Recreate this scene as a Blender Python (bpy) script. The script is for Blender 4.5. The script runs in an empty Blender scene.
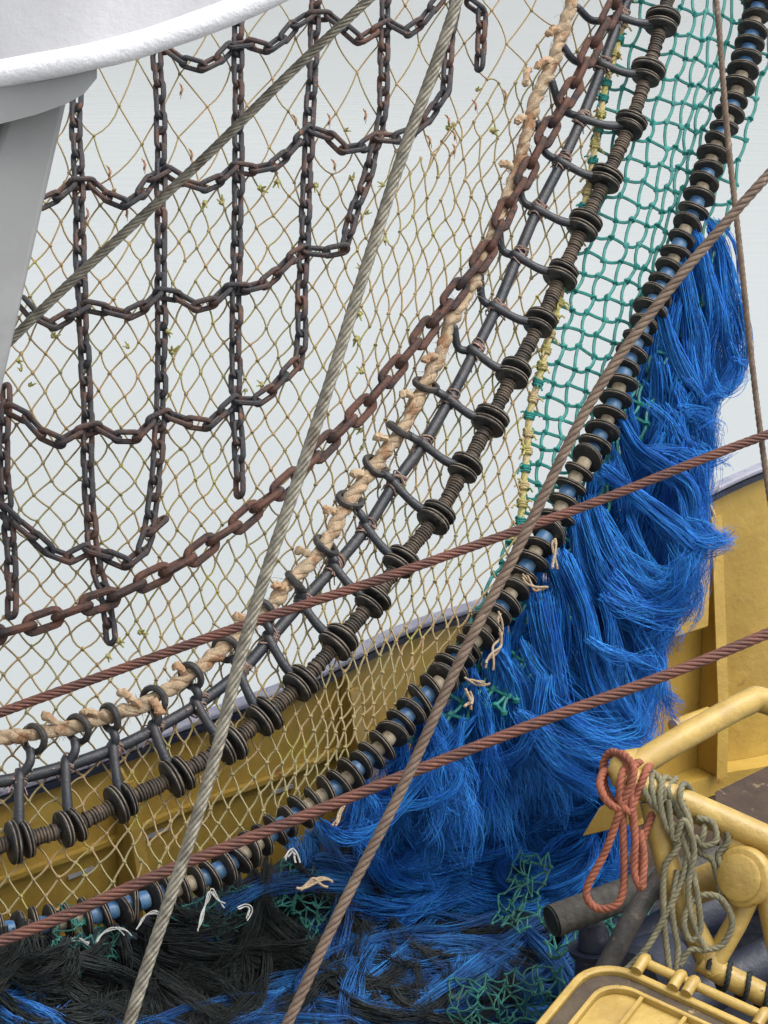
import bpy, math, random
import numpy as np
from mathutils import Vector, Matrix, noise as mnoise
random.seed(7); RNG = np.random.default_rng(11)
SC = bpy.context.scene
COL = SC.collection
PI = math.pi

# ------------------------------------------------------------------ camera, sky, sun, exposure
H = 3.9                       # eye height above the deck
F = 2338.0                    # focal length in pixels of a 1024 pixel high picture
PITCH = math.radians(15)
cd = bpy.data.cameras.new('camera'); cam = bpy.data.objects.new('camera', cd); COL.objects.link(cam)
cam.location = (0, 0, H); cam.rotation_euler = (PI/2 - PITCH, 0, 0)
cd.sensor_fit = 'VERTICAL'; cd.sensor_height = 24; cd.lens = 24*F/1024
cd.clip_start = 0.1; cd.clip_end = 6000
SC.camera = cam
SUN_EL, SUN_AZ = 62, 110      # high, to the right, behind thin cloud
w = bpy.data.worlds.new('World'); SC.world = w; w.use_nodes = True
nt = w.node_tree; nt.nodes.clear()
sky = nt.nodes.new('ShaderNodeTexSky'); sky.sky_type = 'NISHITA'; sky.sun_disc = False
sky.sun_elevation = math.radians(SUN_EL); sky.sun_rotation = math.radians(SUN_AZ)
sky.dust_density = 4; sky.air_density = 1; sky.ozone_density = 1
hs = nt.nodes.new('ShaderNodeHueSaturation'); hs.inputs['Saturation'].default_value = 0.13
bg = nt.nodes.new('ShaderNodeBackground'); bg.inputs[1].default_value = 0.15
wo = nt.nodes.new('ShaderNodeOutputWorld')
nt.links.new(sky.outputs[0], hs.inputs['Color']); nt.links.new(hs.outputs[0], bg.inputs[0]); nt.links.new(bg.outputs[0], wo.inputs[0])
sd = bpy.data.lights.new('sun', 'SUN'); sd.energy = 1.15; sd.angle = math.radians(50); sd.color = (1, .97, .92)
sun = bpy.data.objects.new('sun', sd); COL.objects.link(sun)
a = math.radians(SUN_AZ); e = math.radians(SUN_EL)
sdir = Vector((math.sin(a)*math.cos(e), math.cos(a)*math.cos(e), math.sin(e)))
sun.rotation_euler = sdir.to_track_quat('Z', 'Y').to_euler(); sun.location = (0, 0, 20)
SC.view_settings.view_transform = 'Standard'; SC.view_settings.look = 'None'
SC.view_settings.gamma = 1; SC.view_settings.exposure = 0.80

FWD = Vector((0, math.cos(PITCH), -math.sin(PITCH))); UP = Vector((0, math.sin(PITCH), math.cos(PITCH))); RT = Vector((1, 0, 0))
CAM = Vector((0, 0, H))
def P(x, y, d): return CAM + d*(FWD + RT*((x-384)/F) - UP*((y-512)/F))
def depth_for_z(y, z): return (H-z)/(math.sin(PITCH) + math.cos(PITCH)*(y-512)/F)
def D(x, y): return 7.8 + 0.9*((x-384)*.6 - (y-512)*.8)/550     # the gear hangs in a plane that leans towards the quay at lower left
def G(x, y, off=0): return P(x, y, D(x, y)+off)

# ------------------------------------------------------------------ mesh helpers
def frames(pts):
    T = []
    n = len(pts)
    for i in range(n):
        a_, b_ = pts[max(i-1, 0)], pts[min(i+1, n-1)]
        t = (b_-a_); T.append(t.normalized() if t.length > 1e-9 else Vector((0, 0, 1)))
    ref = FWD if abs(T[0].dot(FWD)) < .9 else UP
    N = [(ref - T[0]*ref.dot(T[0])).normalized()]
    for i in range(1, n):
        v = N[-1] - T[i]*N[-1].dot(T[i])
        N.append(v.normalized() if v.length > 1e-6 else N[-1])
    return T, N, [T[i].cross(N[i]) for i in range(n)]
def spline(ctrl, step):
    """Catmull-Rom through ctrl, resampled evenly at about step metres"""
    c = [Vector(p) for p in ctrl]
    c = [c[0]*2-c[1]] + c + [c[-1]*2-c[-2]]
    out = []
    for i in range(1, len(c)-2):
        p0, p1, p2, p3 = c[i-1:i+3]
        m = max(4, int((p2-p1).length/step*1.5)+2)
        for k in range(m):
            t = k/m
            out.append(0.5*((2*p1)+(p2-p0)*t+(2*p0-5*p1+4*p2-p3)*t*t+(3*p1-p0-3*p2+p3)*t**3))
    out.append(c[-2].copy())
    return resample(out, step)
def resample(out, step):
    L = [0]
    for i in range(1, len(out)): L.append(L[-1]+(out[i]-out[i-1]).length)
    n = max(2, int(round(L[-1]/step))+1)
    res = []; j = 0
    for k in range(n):
        s = L[-1]*k/(n-1)
        while j < len(L)-2 and L[j+1] < s: j += 1
        d = L[j+1]-L[j]
        res.append(out[j].lerp(out[j+1], (s-L[j])/d if d > 1e-9 else 0))
    return res
class MB:
    def __init__(s): s.v = []; s.f = []; s.flat = False
    def add(s, vs, fs):
        b = len(s.v); s.v += [tuple(p) for p in vs]; s.f += [tuple(i+b for i in f) for f in fs]; return s
    def tube(s, pts, r, n=8, caps=True, rfun=None):
        T, N, B = frames(pts); m = len(pts); vs = []
        for i, p in enumerate(pts):
            for k in range(n):
                a = 2*PI*k/n
                rr = rfun(i, a) if rfun else (r[i] if hasattr(r, '__len__') else r)
                vs.append(p + (N[i]*math.cos(a)+B[i]*math.sin(a))*rr)
        fs = [(i*n+k, i*n+(k+1) % n, (i+1)*n+(k+1) % n, (i+1)*n+k) for i in range(m-1) for k in range(n)]
        if caps: fs += [tuple(range(n))[::-1], tuple((m-1)*n+k for k in range(n))]
        return s.add(vs, fs)
    def rope(s, pts, r, lobes=6, lay=None, per=6, depth=.27):
        """a laid rope: a lobed section turning along the path. lay = length of one full turn"""
        lay = lay or r*2*5.2
        L = [0]
        for i in range(1, len(pts)): L.append(L[-1]+(pts[i]-pts[i-1]).length)
        n = lobes*per
        T, N, B = frames(pts); vs = []
        for i, p in enumerate(pts):
            w0 = 2*PI*L[i]/lay
            for k in range(n):
                a = 2*PI*k/n
                rr = r*(1-depth+depth*1.15*abs(math.cos(a*lobes/2))**.55)
                aa = a + w0
                vs.append(p + (N[i]*math.cos(aa)+B[i]*math.sin(aa))*rr)
        m = len(pts)
        fs = [(i*n+k, i*n+(k+1) % n, (i+1)*n+(k+1) % n, (i+1)*n+k) for i in range(m-1) for k in range(n)]
        fs += [tuple(range(n))[::-1], tuple((m-1)*n+k for k in range(n))]
        return s.add(vs, fs)
    def lathe(s, prof, c, axis, n=24):
        """prof: (distance along axis, radius)"""
        z = Vector(axis).normalized(); x = z.orthogonal().normalized(); y = z.cross(x); c = Vector(c); vs = []
        for (h, r) in prof:
            for k in range(n):
                a = 2*PI*k/n; vs.append(c + z*h + (x*math.cos(a)+y*math.sin(a))*r)
        m = len(prof)
        fs = [(i*n+k, i*n+(k+1) % n, (i+1)*n+(k+1) % n, (i+1)*n+k) for i in range(m-1) for k in range(n)]
        fs += [tuple(range(n))[::-1], tuple((m-1)*n+k for k in range(n))]
        return s.add(vs, fs)
    def torus(s, c, axis, R, r, n=24, m=8, squash=1.0):
        z = Vector(axis).normalized(); x = z.orthogonal().normalized(); y = z.cross(x); c = Vector(c); vs = []
        for i in range(n):
            a = 2*PI*i/n; d = x*math.cos(a)+y*math.sin(a)
            for k in range(m):
                b = 2*PI*k/m; vs.append(c + d*(R+r*math.cos(b)) + z*r*squash*math.sin(b))
        fs = [(i*m+k, ((i+1) % n)*m+k, ((i+1) % n)*m+(k+1) % m, i*m+(k+1) % m) for i in range(n) for k in range(m)]
        return s.add(vs, fs)
    def prism(s, poly, off):
        """closed polygon of 3D points extruded by vector off"""
        n = len(poly); off = Vector(off); poly = [Vector(p) for p in poly]
        fs = [tuple(range(n)), tuple(range(n, 2*n))[::-1]] + [(i, i+n, (i+1) % n+n, (i+1) % n) for i in range(n)]
        return s.add(poly+[p+off for p in poly], fs)
    def blob(s, c, r, j=.25, sub=1, sq=(1, 1, 1)):
        import bmesh
        bm = bmesh.new(); bmesh.ops.create_icosphere(bm, subdivisions=sub, radius=1)
        vs = [Vector(c)+Vector((v.co.x*sq[0], v.co.y*sq[1], v.co.z*sq[2]))*r*(1+j*(random.random()-.5)) for v in bm.verts]
        fs = [[v.index for v in f.verts] for f in bm.faces]; bm.free()
        return s.add(vs, fs)
    def mesh(s, name, origin=(0, 0, 0), smooth=True):
        o = Vector(origin); me = bpy.data.meshes.new(name)
        me.from_pydata([(x-o.x, y-o.y, z-o.z) for x, y, z in s.v], [], s.f); me.update()
        import bmesh
        bm = bmesh.new(); bm.from_mesh(me); bmesh.ops.recalc_face_normals(bm, faces=bm.faces); bm.to_mesh(me); bm.free()
        if smooth: me.polygons.foreach_set('use_smooth', [True]*len(me.polygons)); me.set_sharp_from_angle(angle=math.radians(42))
        return me
def tag(o, label=None, cat=None, group=None, kind=None):
    if label: o['label'] = label
    if cat: o['category'] = cat
    if group: o['group'] = group
    if kind: o['kind'] = kind
    return o
def thing(name, loc, label, cat, group=None):
    o = bpy.data.objects.new(name, None); o.location = loc; o.empty_display_size = .05; COL.objects.link(o)
    return tag(o, label, cat, group)
ORG = {}
def origin_of(o):
    return Vector(o.location) if o.parent is None else Vector(o.location)+origin_of(o.parent)
def obj(name, mb, mat, parent=None, smooth=True, bevel=0):
    vs = mb.v
    if parent is None:
        c = [sum(p[k] for p in vs)/len(vs) for k in (0, 1)] + [min(p[2] for p in vs)]; org = Vector(c)
    else: org = origin_of(parent)
    me = mb.mesh(name, org, smooth); me.materials.append(mat)
    o = bpy.data.objects.new(name, me); COL.objects.link(o)
    if parent is None: o.location = org
    else: o.parent = parent
    if bevel:
        b = o.modifiers.new('bevel', 'BEVEL'); b.width = bevel; b.segments = 2; b.limit_method = 'ANGLE'
    return o
def inst(name, me, M, parent):
    o = bpy.data.objects.new(name, me); COL.objects.link(o); o.parent = parent
    o.matrix_local = Matrix.Translation(-origin_of(parent)) @ M
    return o

# ------------------------------------------------------------------ materials
def material(name, c1, c2=None, rough=.6, scale=12, detail=6, lo=.4, hi=.6, metal=0, bump=0, bscale=60, c3=None, s3=40, lo3=.6, hi3=.68, spec=.5, island=0, coat=0, sheen=0, stretch=None, world=False):
    m = bpy.data.materials.new(name); m.use_nodes = True; t = m.node_tree; N = t.nodes; L = t.links
    b = N['Principled BSDF']; b.inputs['Roughness'].default_value = rough; b.inputs['Metallic'].default_value = metal
    b.inputs['Specular IOR Level'].default_value = spec; b.inputs['Coat Weight'].default_value = coat
    tc = N.new('ShaderNodeTexCoord'); src = tc.outputs['Object']
    if world: src = N.new('ShaderNodeNewGeometry').outputs['Position']
    if stretch:
        mp = N.new('ShaderNodeMapping'); mp.inputs['Scale'].default_value = stretch; L.new(src, mp.inputs[0]); src = mp.outputs[0]
    def nz(sc, det=6):
        n = N.new('ShaderNodeTexNoise'); n.inputs['Scale'].default_value = sc; n.inputs['Detail'].default_value = det; n.inputs['Roughness'].default_value = .62
        L.new(src, n.inputs['Vector']); return n.outputs['Fac']
    def ramp(fac, l, h):
        r = N.new('ShaderNodeMapRange'); r.inputs[1].default_value = l; r.inputs[2].default_value = h; r.interpolation_type = 'SMOOTHSTEP'; L.new(fac, r.inputs[0]); return r.outputs[0]
    def mix(f, a_, b_):
        x = N.new('ShaderNodeMix'); x.data_type = 'RGBA'
        L.new(f, x.inputs[0])
        for i, q in ((6, a_), (7, b_)):
            if isinstance(q, tuple): x.inputs[i].default_value = (*q, 1)
            else: L.new(q, x.inputs[i])
        return x.outputs[2]
    col = c1
    if c2: col = mix(ramp(nz(scale, detail), lo, hi), c1, c2)
    if c3: col = mix(ramp(nz(s3, 8), lo3, hi3), col, c3)
    if island:
        g = N.new('ShaderNodeNewGeometry'); h = N.new('ShaderNodeHueSaturation')
        r = N.new('ShaderNodeMapRange'); r.inputs[3].default_value = 1-island; r.inputs[4].default_value = 1+island
        L.new(g.outputs['Random Per Island'], r.inputs[0]); L.new(r.outputs[0], h.inputs['Value'])
        r2 = N.new('ShaderNodeMapRange'); r2.inputs[3].default_value = .485; r2.inputs[4].default_value = .515
        mm = N.new('ShaderNodeMath'); mm.operation = 'FRACT'; m2 = N.new('ShaderNodeMath'); m2.operation = 'MULTIPLY'; m2.inputs[1].default_value = 37.7
        L.new(g.outputs['Random Per Island'], m2.inputs[0]); L.new(m2.outputs[0], mm.inputs[0]); L.new(mm.outputs[0], r2.inputs[0]); L.new(r2.outputs[0], h.inputs['Hue'])
        if isinstance(col, tuple): h.inputs['Color'].default_value = (*col, 1)
        else: L.new(col, h.inputs['Color'])
        col = h.outputs[0]
    if isinstance(col, tuple): b.inputs['Base Color'].default_value = (*col, 1)
    else: L.new(col, b.inputs['Base Color'])
    if bump:
        bn = N.new('ShaderNodeBump'); bn.inputs['Strength'].default_value = bump; bn.inputs['Distance'].default_value = .01
        L.new(nz(bscale, 8), bn.inputs['Height']); L.new(bn.outputs[0], b.inputs['Normal'])
    return m
M_chain = material('rusty_chain_steel', (.028, .028, .033), (.10, .046, .030), .68, scale=9, lo=.44, hi=.68, metal=.1, bump=.5, bscale=90, c3=(.17, .075, .04), s3=35, world=True)
M_bigchain = material('rust_brown_chain_steel', (.035, .026, .026), (.115, .052, .036), .75, scale=14, lo=.35, hi=.6, metal=.2, bump=.6, bscale=80, c3=(.02, .016, .018), s3=22, world=True)
M_twine = material('tan_twine', (.25, .215, .105), (.31, .215, .105), .8, scale=5, bump=0, c3=(.28, .25, .06), s3=9, lo3=.56, hi3=.66)
M_green = material('green_twine', (.008, .15, .135), (.016, .215, .185), .6, scale=25, c3=(.03, .09, .06), s3=60)
M_greenold = material('dirty_green_twine', (.008, .07, .055), (.02, .15, .12), .7, scale=18, c3=(.04, .05, .03), s3=30)
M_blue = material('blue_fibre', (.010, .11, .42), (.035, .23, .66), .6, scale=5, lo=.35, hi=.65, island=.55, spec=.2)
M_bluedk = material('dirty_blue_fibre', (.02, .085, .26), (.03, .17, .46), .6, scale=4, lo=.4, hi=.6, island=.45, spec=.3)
def translucent(m, c, f):
    t = m.node_tree; out = t.nodes['Material Output']; b = t.nodes['Principled BSDF']; tr = t.nodes.new('ShaderNodeBsdfTranslucent'); tr.inputs[0].default_value = (*c, 1)
    mx = t.nodes.new('ShaderNodeMixShader'); mx.inputs[0].default_value = f
    t.links.new(b.outputs[0], mx.inputs[1]); t.links.new(tr.outputs[0], mx.inputs[2]); t.links.new(mx.outputs[0], out.inputs[0])
translucent(M_blue, (.04, .32, .85), .15)
M_black = material('black_twine', (.005, .006, .007), (.010, .017, .016), .7, scale=20, island=.5)
M_heap = material('dark_wet_net', (.006, .010, .014), (.008, .022, .05), .8, scale=9, bump=1, bscale=40)
M_rubber = material('worn_black_rubber', (.018, .018, .019), (.055, .046, .038), .6, scale=14, bump=.4, bscale=120, c3=(.13, .10, .07), s3=30, lo3=.62, hi3=.7)
M_rubber2 = material('grey_edged_rubber', (.012, .012, .013), (.034, .030, .026), .6, scale=22, bump=.4, bscale=120, c3=(.11, .09, .065), s3=30, lo3=.58, hi3=.7, world=True)
M_edge = material('worn_disc_edge', (.19, .155, .115), (.07, .058, .045), .7, scale=25, world=True)
M_sleeve = material('dusty_rubber_discs', (.045, .036, .028), (.11, .08, .055), .7, scale=16, bump=.4, bscale=100)
M_cable = material('dark_blue_black_cable', (.016, .020, .028), (.035, .035, .04), .42, scale=10, c3=(.09, .05, .03), s3=25, lo3=.66, hi3=.72, bump=.3, bscale=90)
M_cream = material('cream_rope', (.37, .285, .19), (.44, .32, .205), .85, scale=8, bump=.7, bscale=140, c3=(.25, .13, .065), s3=12, lo3=.50, hi3=.64)
M_knot = material('orange_cream_twine', (.34, .20, .11), (.42, .32, .21), .8, scale=12, bump=.4)
M_lash = material('pink_grey_twine', (.30, .20, .17), (.20, .14, .11), .85, scale=30, island=.4)
M_lace = material('yellow_green_lacing', (.34, .31, .10), (.44, .34, .19), .8, scale=15, bump=.4, c3=(.05, .16, .06), s3=18)
M_tuft = material('lime_twine', (.26, .34, .10), (.30, .26, .10), .8, scale=22, lo=.45, hi=.55)
M_otuft = material('orange_twine', (.42, .20, .10), (.3, .17, .1), .8, scale=22)
M_wire = material('grey_wire_rope', (.15, .138, .11), (.26, .24, .19), .5, scale=30, metal=.35, bump=.3, bscale=200, c3=(.10, .075, .05), s3=14, lo3=.54, hi3=.7)
M_redwire = material('rust_red_wire_rope', (.17, .07, .05), (.11, .05, .04), .6, scale=12, metal=.2, bump=.3, bscale=200, c3=(.22, .09, .06), s3=30)
M_brown = material('brown_wire_rope', (.17, .12, .085), (.12, .08, .058), .65, scale=20, metal=.1, bump=.3, bscale=200, c3=(.26, .19, .14), s3=25)
M_bead = material('blue_plastic_spacer', (.02, .10, .25), (.07, .15, .25), .4, scale=20)
M_bead2 = material('tan_plastic_spacer', (.20, .15, .09), (.33, .28, .20), .6, scale=20)
M_white = material('white_paint', (.43, .43, .45), (.38, .38, .40), .35, scale=3, bump=.25, bscale=38, c3=(.40, .36, .32), s3=16, lo3=.66, hi3=.72, coat=.2)
M_whiterim = material('chipped_white_paint', (.80, .80, .82), (.72, .72, .75), .4, scale=6, bump=.9, bscale=30)
M_grey = material('light_grey_paint', (.28, .28, .285), (.245, .245, .245), .45, scale=4, bump=.12, bscale=14)
M_dark = material('dark_brown_gap', (.03, .025, .02), (.05, .04, .03), .7, scale=8)
M_yel = material('ochre_yellow_paint', (.47, .31, .065), (.37, .235, .045), .42, scale=2.2, lo=.35, hi=.65, bump=.9, bscale=9, c3=(.26, .13, .04), s3=9, lo3=.62, hi3=.74, coat=.15)
M_yel2 = material('cream_yellow_paint', (.45, .305, .078), (.35, .23, .055), .45, scale=6, bump=.5, bscale=30, c3=(.16, .09, .045), s3=26, lo3=.66, hi3=.71, coat=.2)
M_rail = material('lavender_grey_paint', (.22, .225, .30), (.30, .30, .37), .5, scale=6, bump=.3, c3=(.12, .11, .13), s3=12)
M_navy = material('navy_machinery_paint', (.010, .014, .030), (.018, .022, .038), .5, scale=9, c3=(.07, .06, .06), s3=18, bump=.4, bscale=40)
M_hose = material('grey_rubber_hose', (.038, .035, .029), (.065, .058, .048), .7, scale=20, bump=.4, bscale=80)
M_redrope = material('faded_red_rope', (.22, .07, .04), (.31, .10, .055), .8, scale=25, bump=.3, bscale=150)
M_grope = material('grey_green_rope', (.13, .12, .07), (.20, .18, .11), .85, scale=18, bump=.3, bscale=150, c3=(.12, .12, .09), s3=14)
M_wtwine = material('white_twine', (.30, .30, .28), (.42, .42, .41), .8, scale=40)
M_deck = material('brown_deck', (.035, .02, .012), (.055, .032, .019), .75, scale=6, bump=.5, c3=(.18, .12, .07), s3=14)
M_lidbrown = material('dirty_brown_rubber', (.05, .034, .022), (.085, .06, .036), .7, scale=9, bump=.4, c3=(.42, .30, .13), s3=10, lo3=.60, hi3=.66)

# water
m = bpy.data.materials.new('sea_water'); m.use_nodes = True; t = m.node_tree; b = t.nodes['Principled BSDF']
b.inputs['Base Color'].default_value = (.40, .425, .425, 1); b.inputs['Roughness'].default_value = .16; b.inputs['IOR'].default_value = 1.33
tc = t.nodes.new('ShaderNodeTexCoord'); mp = t.nodes.new('ShaderNodeMapping'); mp.inputs['Scale'].default_value = (.35, 1.1, 1)
n1 = t.nodes.new('ShaderNodeTexNoise'); n1.inputs['Scale'].default_value = 1.6; n1.inputs['Detail'].default_value = 5
bn = t.nodes.new('ShaderNodeBump'); bn.inputs['Strength'].default_value = .08; bn.inputs['Distance'].default_value = .12
t.links.new(tc.outputs['Object'], mp.inputs[0]); t.links.new(mp.outputs[0], n1.inputs['Vector']); t.links.new(n1.outputs['Fac'], bn.inputs['Height']); t.links.new(bn.outputs[0], b.inputs['Normal'])
n2 = t.nodes.new('ShaderNodeTexNoise'); n2.inputs['Scale'].default_value = .06; n2.inputs['Detail'].default_value = 4
mx = t.nodes.new('ShaderNodeMix'); mx.data_type = 'RGBA'; mx.inputs[6].default_value = (.265, .29, .295, 1); mx.inputs[7].default_value = (.345, .37, .37, 1)
t.links.new(tc.outputs['Object'], n2.inputs['Vector']); t.links.new(n2.outputs['Fac'], mx.inputs[0]); t.links.new(mx.outputs[2], b.inputs['Base Color'])
M_sea = m

# ------------------------------------------------------------------ setting: sea and deck
mb = MB(); mb.add([(-2500, -300, -2), (2500, -300, -2), (2500, 4500, -2), (-2500, 4500, -2)], [(0, 1, 2, 3)])
sea = obj('sea', mb, M_sea, smooth=False); tag(sea, kind='structure')

# ------------------------------------------------------------------ bulwark
rail_px = [(-420, 905, 1.08), (-200, 850, 1.08), (-60, 806, 1.1), (0, 786, 1.1), (90, 757, 1.1), (180, 722, 1.1), (300, 678, 1.12), (400, 628, 1.14), (500, 594, 1.17), (600, 548, 1.25), (700, 493, 1.37), (768, 462, 1.47), (860, 428, 1.56), (1000, 400, 1.62)]
top = spline([P(x, y, depth_for_z(y, z)) for x, y, z in rail_px], .06)
def wall_T(i):
    a_, b_ = top[max(i-1, 0)], top[min(i+1, len(top)-1)]; t_ = b_-a_; t_.z = 0; return t_.normalized()
WN = [Vector((wall_T(i).y, -wall_T(i).x, 0)) for i in range(len(top))]      # towards the deck
bul = thing('bulwark', (top[40].x, top[40].y, 0), 'ochre yellow painted steel bulwark with stiffeners curving along the deck edge behind the net', 'bulwark')
def ribbon_solid(mb, pr):
    """pr(i) -> closed cross-section (list of 3D points) at station i"""
    secs = [pr(i) for i in range(len(top))]; n = len(secs[0]); vs = [p for s_ in secs for p in s_]
    fs = [(i*n+k, i*n+(k+1) % n, (i+1)*n+(k+1) % n, (i+1)*n+k) for i in range(len(secs)-1) for k in range(n)]
    fs += [tuple(range(n))[::-1], tuple((len(secs)-1)*n+k for k in range(n))]
    mb.add(vs, fs)
def sec(i, a_, b_, z0, z1, rel=False):
    """rectangle from a to b metres inward of the wall line, z0..z1 (relative to the rail top when rel)"""
    p = top[i]; n = WN[i]; q0 = z0+(p.z if rel else 0); q1 = z1+(p.z if rel or z1 is None else 0)
    A = Vector((p.x, p.y, 0))+n*a_; B = Vector((p.x, p.y, 0))+n*b_
    return [A+Vector((0, 0, q0)), B+Vector((0, 0, q0)), B+Vector((0, 0, q1)), A+Vector((0, 0, q1))]
mb = MB(); ribbon_solid(mb, lambda i: [Vector((top[i].x, top[i].y, 0))+WN[i]*-.02+Vector((0, 0, -1.9)), Vector((top[i].x, top[i].y, 0))+Vector((0, 0, -1.9)), Vector((top[i].x, top[i].y, top[i].z-.032)), Vector((top[i].x, top[i].y, top[i].z-.032))+WN[i]*-.02])
obj('wall_plate', mb, M_yel, bul)
mb = MB(); ribbon_solid(mb, lambda i: sec(i, -.035, .030, -.026, 0, True)); obj('rail_cap', mb, M_rail, bul, bevel=.008)
mb = MB(); ribbon_solid(mb, lambda i: sec(i, .002, .033, -.052, -.030, True)); obj('rail_edge', mb, M_navy, bul)
def station(px):
    best = min(range(len(top)), key=lambda i: abs(384+F*((top[i]-CAM).dot(RT))/((top[i]-CAM).dot(FWD))-px)); return best
FULL = top; cut = station(600); top = FULL[:cut]
mb = MB(); ribbon_solid(mb, lambda i: sec(i, .002, .030, .775, .793)); obj('stringer', mb, M_yel, bul)
top = FULL
mb = MB(); ribbon_solid(mb, lambda i: sec(i, .002, .12, .005, .10)); obj('waterway_bar', mb, M_yel, bul)
def station(px):
    best = min(range(len(top)), key=lambda i: abs(384+F*((top[i]-CAM).dot(RT))/((top[i]-CAM).dot(FWD))-px)); return best
for px in (-150, 118, 338, 522, 712, 880):
    i = station(px); p = top[i]; n = WN[i]; t_ = wall_T(i)
    b0 = Vector((p.x, p.y, 0))
    mb = MB()
    poly = [b0+n*.002+Vector((0, 0, .102)), b0+n*.15+Vector((0, 0, .102)), b0+n*.14+Vector((0, 0, .45)), b0+n*.05+Vector((0, 0, p.z-.10)), b0+n*.02+Vector((0, 0, p.z-.06)), b0+n*.002+Vector((0, 0, p.z-.06))]
    mb.prism([q-t_*.007 for q in poly], t_*.014)
    st = obj('stiffener', mb, M_yel, bul, bevel=.003)
    mb = MB()
    fl = [b0+n*.153+Vector((0, 0, .103)), b0+n*.143+Vector((0, 0, .45)), b0+n*.053+Vector((0, 0, p.z-.11))]
    for q0, q1 in ((fl[0], fl[1]), (fl[1]+Vector((0, 0, .002)), fl[2])):
        mb.prism([q0-t_*.03, q0+t_*.03, q1+t_*.03, q1-t_*.03], n*.010)
    obj('flange', mb, M_yel, st)
# square boxed plate, rung and hatch recess on the right hand length
i = station(668); p = top[i]; n = WN[i]; t_ = wall_T(i); b0 = Vector((p.x, p.y, 0))
mb = MB(); q = b0+n*.002+t_*-.10
mb.prism([q+Vector((0, 0, .80)), q+t_*.24+Vector((0, 0, .80)), q+t_*.24+Vector((0, 0, 1.22)), q+Vector((0, 0, 1.22))], n*.12)
obj('locker_box', mb, M_yel, bul, bevel=.01)
mb = MB(); mb.tube([b0+n*.15+t_*-.12+Vector((0, 0, .42)), b0+n*.15+t_*.12+Vector((0, 0, .42))], .028, 14); obj('rung', mb, M_yel2, bul)
for (px, z, L_) in ((154, .725, .13), (277, .715, .11), (75, .70, .11), (420, .70, .1)):
    i = station(px); p = top[i]; n = WN[i]; t_ = wall_T(i); b0 = Vector((p.x, p.y, z))+n*.006
    mb = MB(); mb.prism([b0-t_*L_/2, b0+t_*L_/2, b0+t_*L_/2+Vector((0, 0, .014)), b0-t_*L_/2+Vector((0, 0, .014))], n*.006)
    obj('scupper_slot_rim', mb, M_white, bul)

mb = MB()
inner = [Vector((top[i].x, top[i].y, 0))+WN[i]*-.01 for i in range(len(top))]
mb.prism([inner[0]+Vector((-3, 0, 0))] + inner[::6] + [inner[-1], Vector((inner[-1].x, 3, 0)), Vector((inner[0].x-3, 3, 0))], (0, 0, -.05))
deck = obj('deck', mb, M_deck, smooth=False); tag(deck, kind='structure')

# ------------------------------------------------------------------ white platform and post, upper left
DW = 5.7
pf = thing('mast_platform', P(60, 60, DW), 'white painted steel platform with a thick chipped rolled rim on a tapered grey post', 'platform')
rim_px = [(-260, 92), (-120, 88), (-40, 80), (20, 70), (75, 60), (130, 47), (185, 29), (240, 8), (290, -16), (340, -46), (390, -84)]
rp = spline([P(x, y, DW+.0004*abs(x-60)) for x, y in rim_px], .03)
mb = MB(); mb.tube(rp, .034, 20, rfun=lambda i, a: .034*(1+.05*math.sin(a*2))*(1+.035*mnoise.noise(rp[i]*16)))
obj('rolled_rim', mb, M_whiterim, pf)
mb = MB(); n_ = len(rp); vs = []
for p in rp: vs += [p+UP*.012-FWD*.004, p+UP*.20+FWD*.03, p+UP*.75+FWD*.07, p+UP*.75+FWD*.9, p+FWD*.55+UP*.15]
mb.add(vs, [(i*5+k, i*5+(k+1) % 5, (i+1)*5+(k+1) % 5, (i+1)*5+k) for i in range(n_-1) for k in range(5)] + [(0, 1, 2, 3, 4), tuple((n_-1)*5+k for k in range(5))])
obj('side_plate', mb, M_white, pf)
mb = MB()   # tapered bracket under the rim
br = [(-200, 70, -200, 150), (-60, 70, -60, 138), (0, 70, 0, 124), (35, 66, 35, 115), (66, 60, 66, 104), (84, 56, 84, 94), (97, 56, 97, 78)]
f0 = []
for (x, y, x2, y2) in br: f0 += [P(x, y, DW+.012), P(x2, y2, DW+.03), P(x2-4, y2, DW+.4), P(x-4, y, DW+.4)]
mb.add(f0, [(i*4+k, i*4+(k+1) % 4, (i+1)*4+(k+1) % 4, (i+1)*4+k) for i in range(len(br)-1) for k in range(4)] + [(0, 1, 2, 3), tuple(len(f0)-4+k for k in range(4))])
obj('bracket', mb, M_grey, pf)
mb = MB()
dp = DW+.10
A = [P(9, 90, dp+.02), P(16, 90, dp), P(69, 90, dp+.05), P(66, 90, dp+.24), P(8, 90, dp+.24)]
B = [P(-128, 520, dp+.02), P(-118, 520, dp), P(-28, 520, dp+.05), P(-32, 520, dp+.22), P(-129, 520, dp+.22)]
mb.add(A+B, [(k, (k+1) % 5, (k+1) % 5+5, k+5) for k in range(5)] + [(0, 1, 2, 3, 4), (9, 8, 7, 6, 5)])
obj('post', mb, M_grey, pf, bevel=.012)
mb = MB(); mb.prism([P(-60, 110, dp+.1), P(9, 110, dp+.1), P(4, 210, dp+.1), P(-110, 520, dp+.1), P(-150, 520, dp+.1)], FWD*.05)  # dark brown sheet standing in for the dark gap left of the post
obj('dark_gap_sheet', mb, M_dark, pf)

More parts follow.
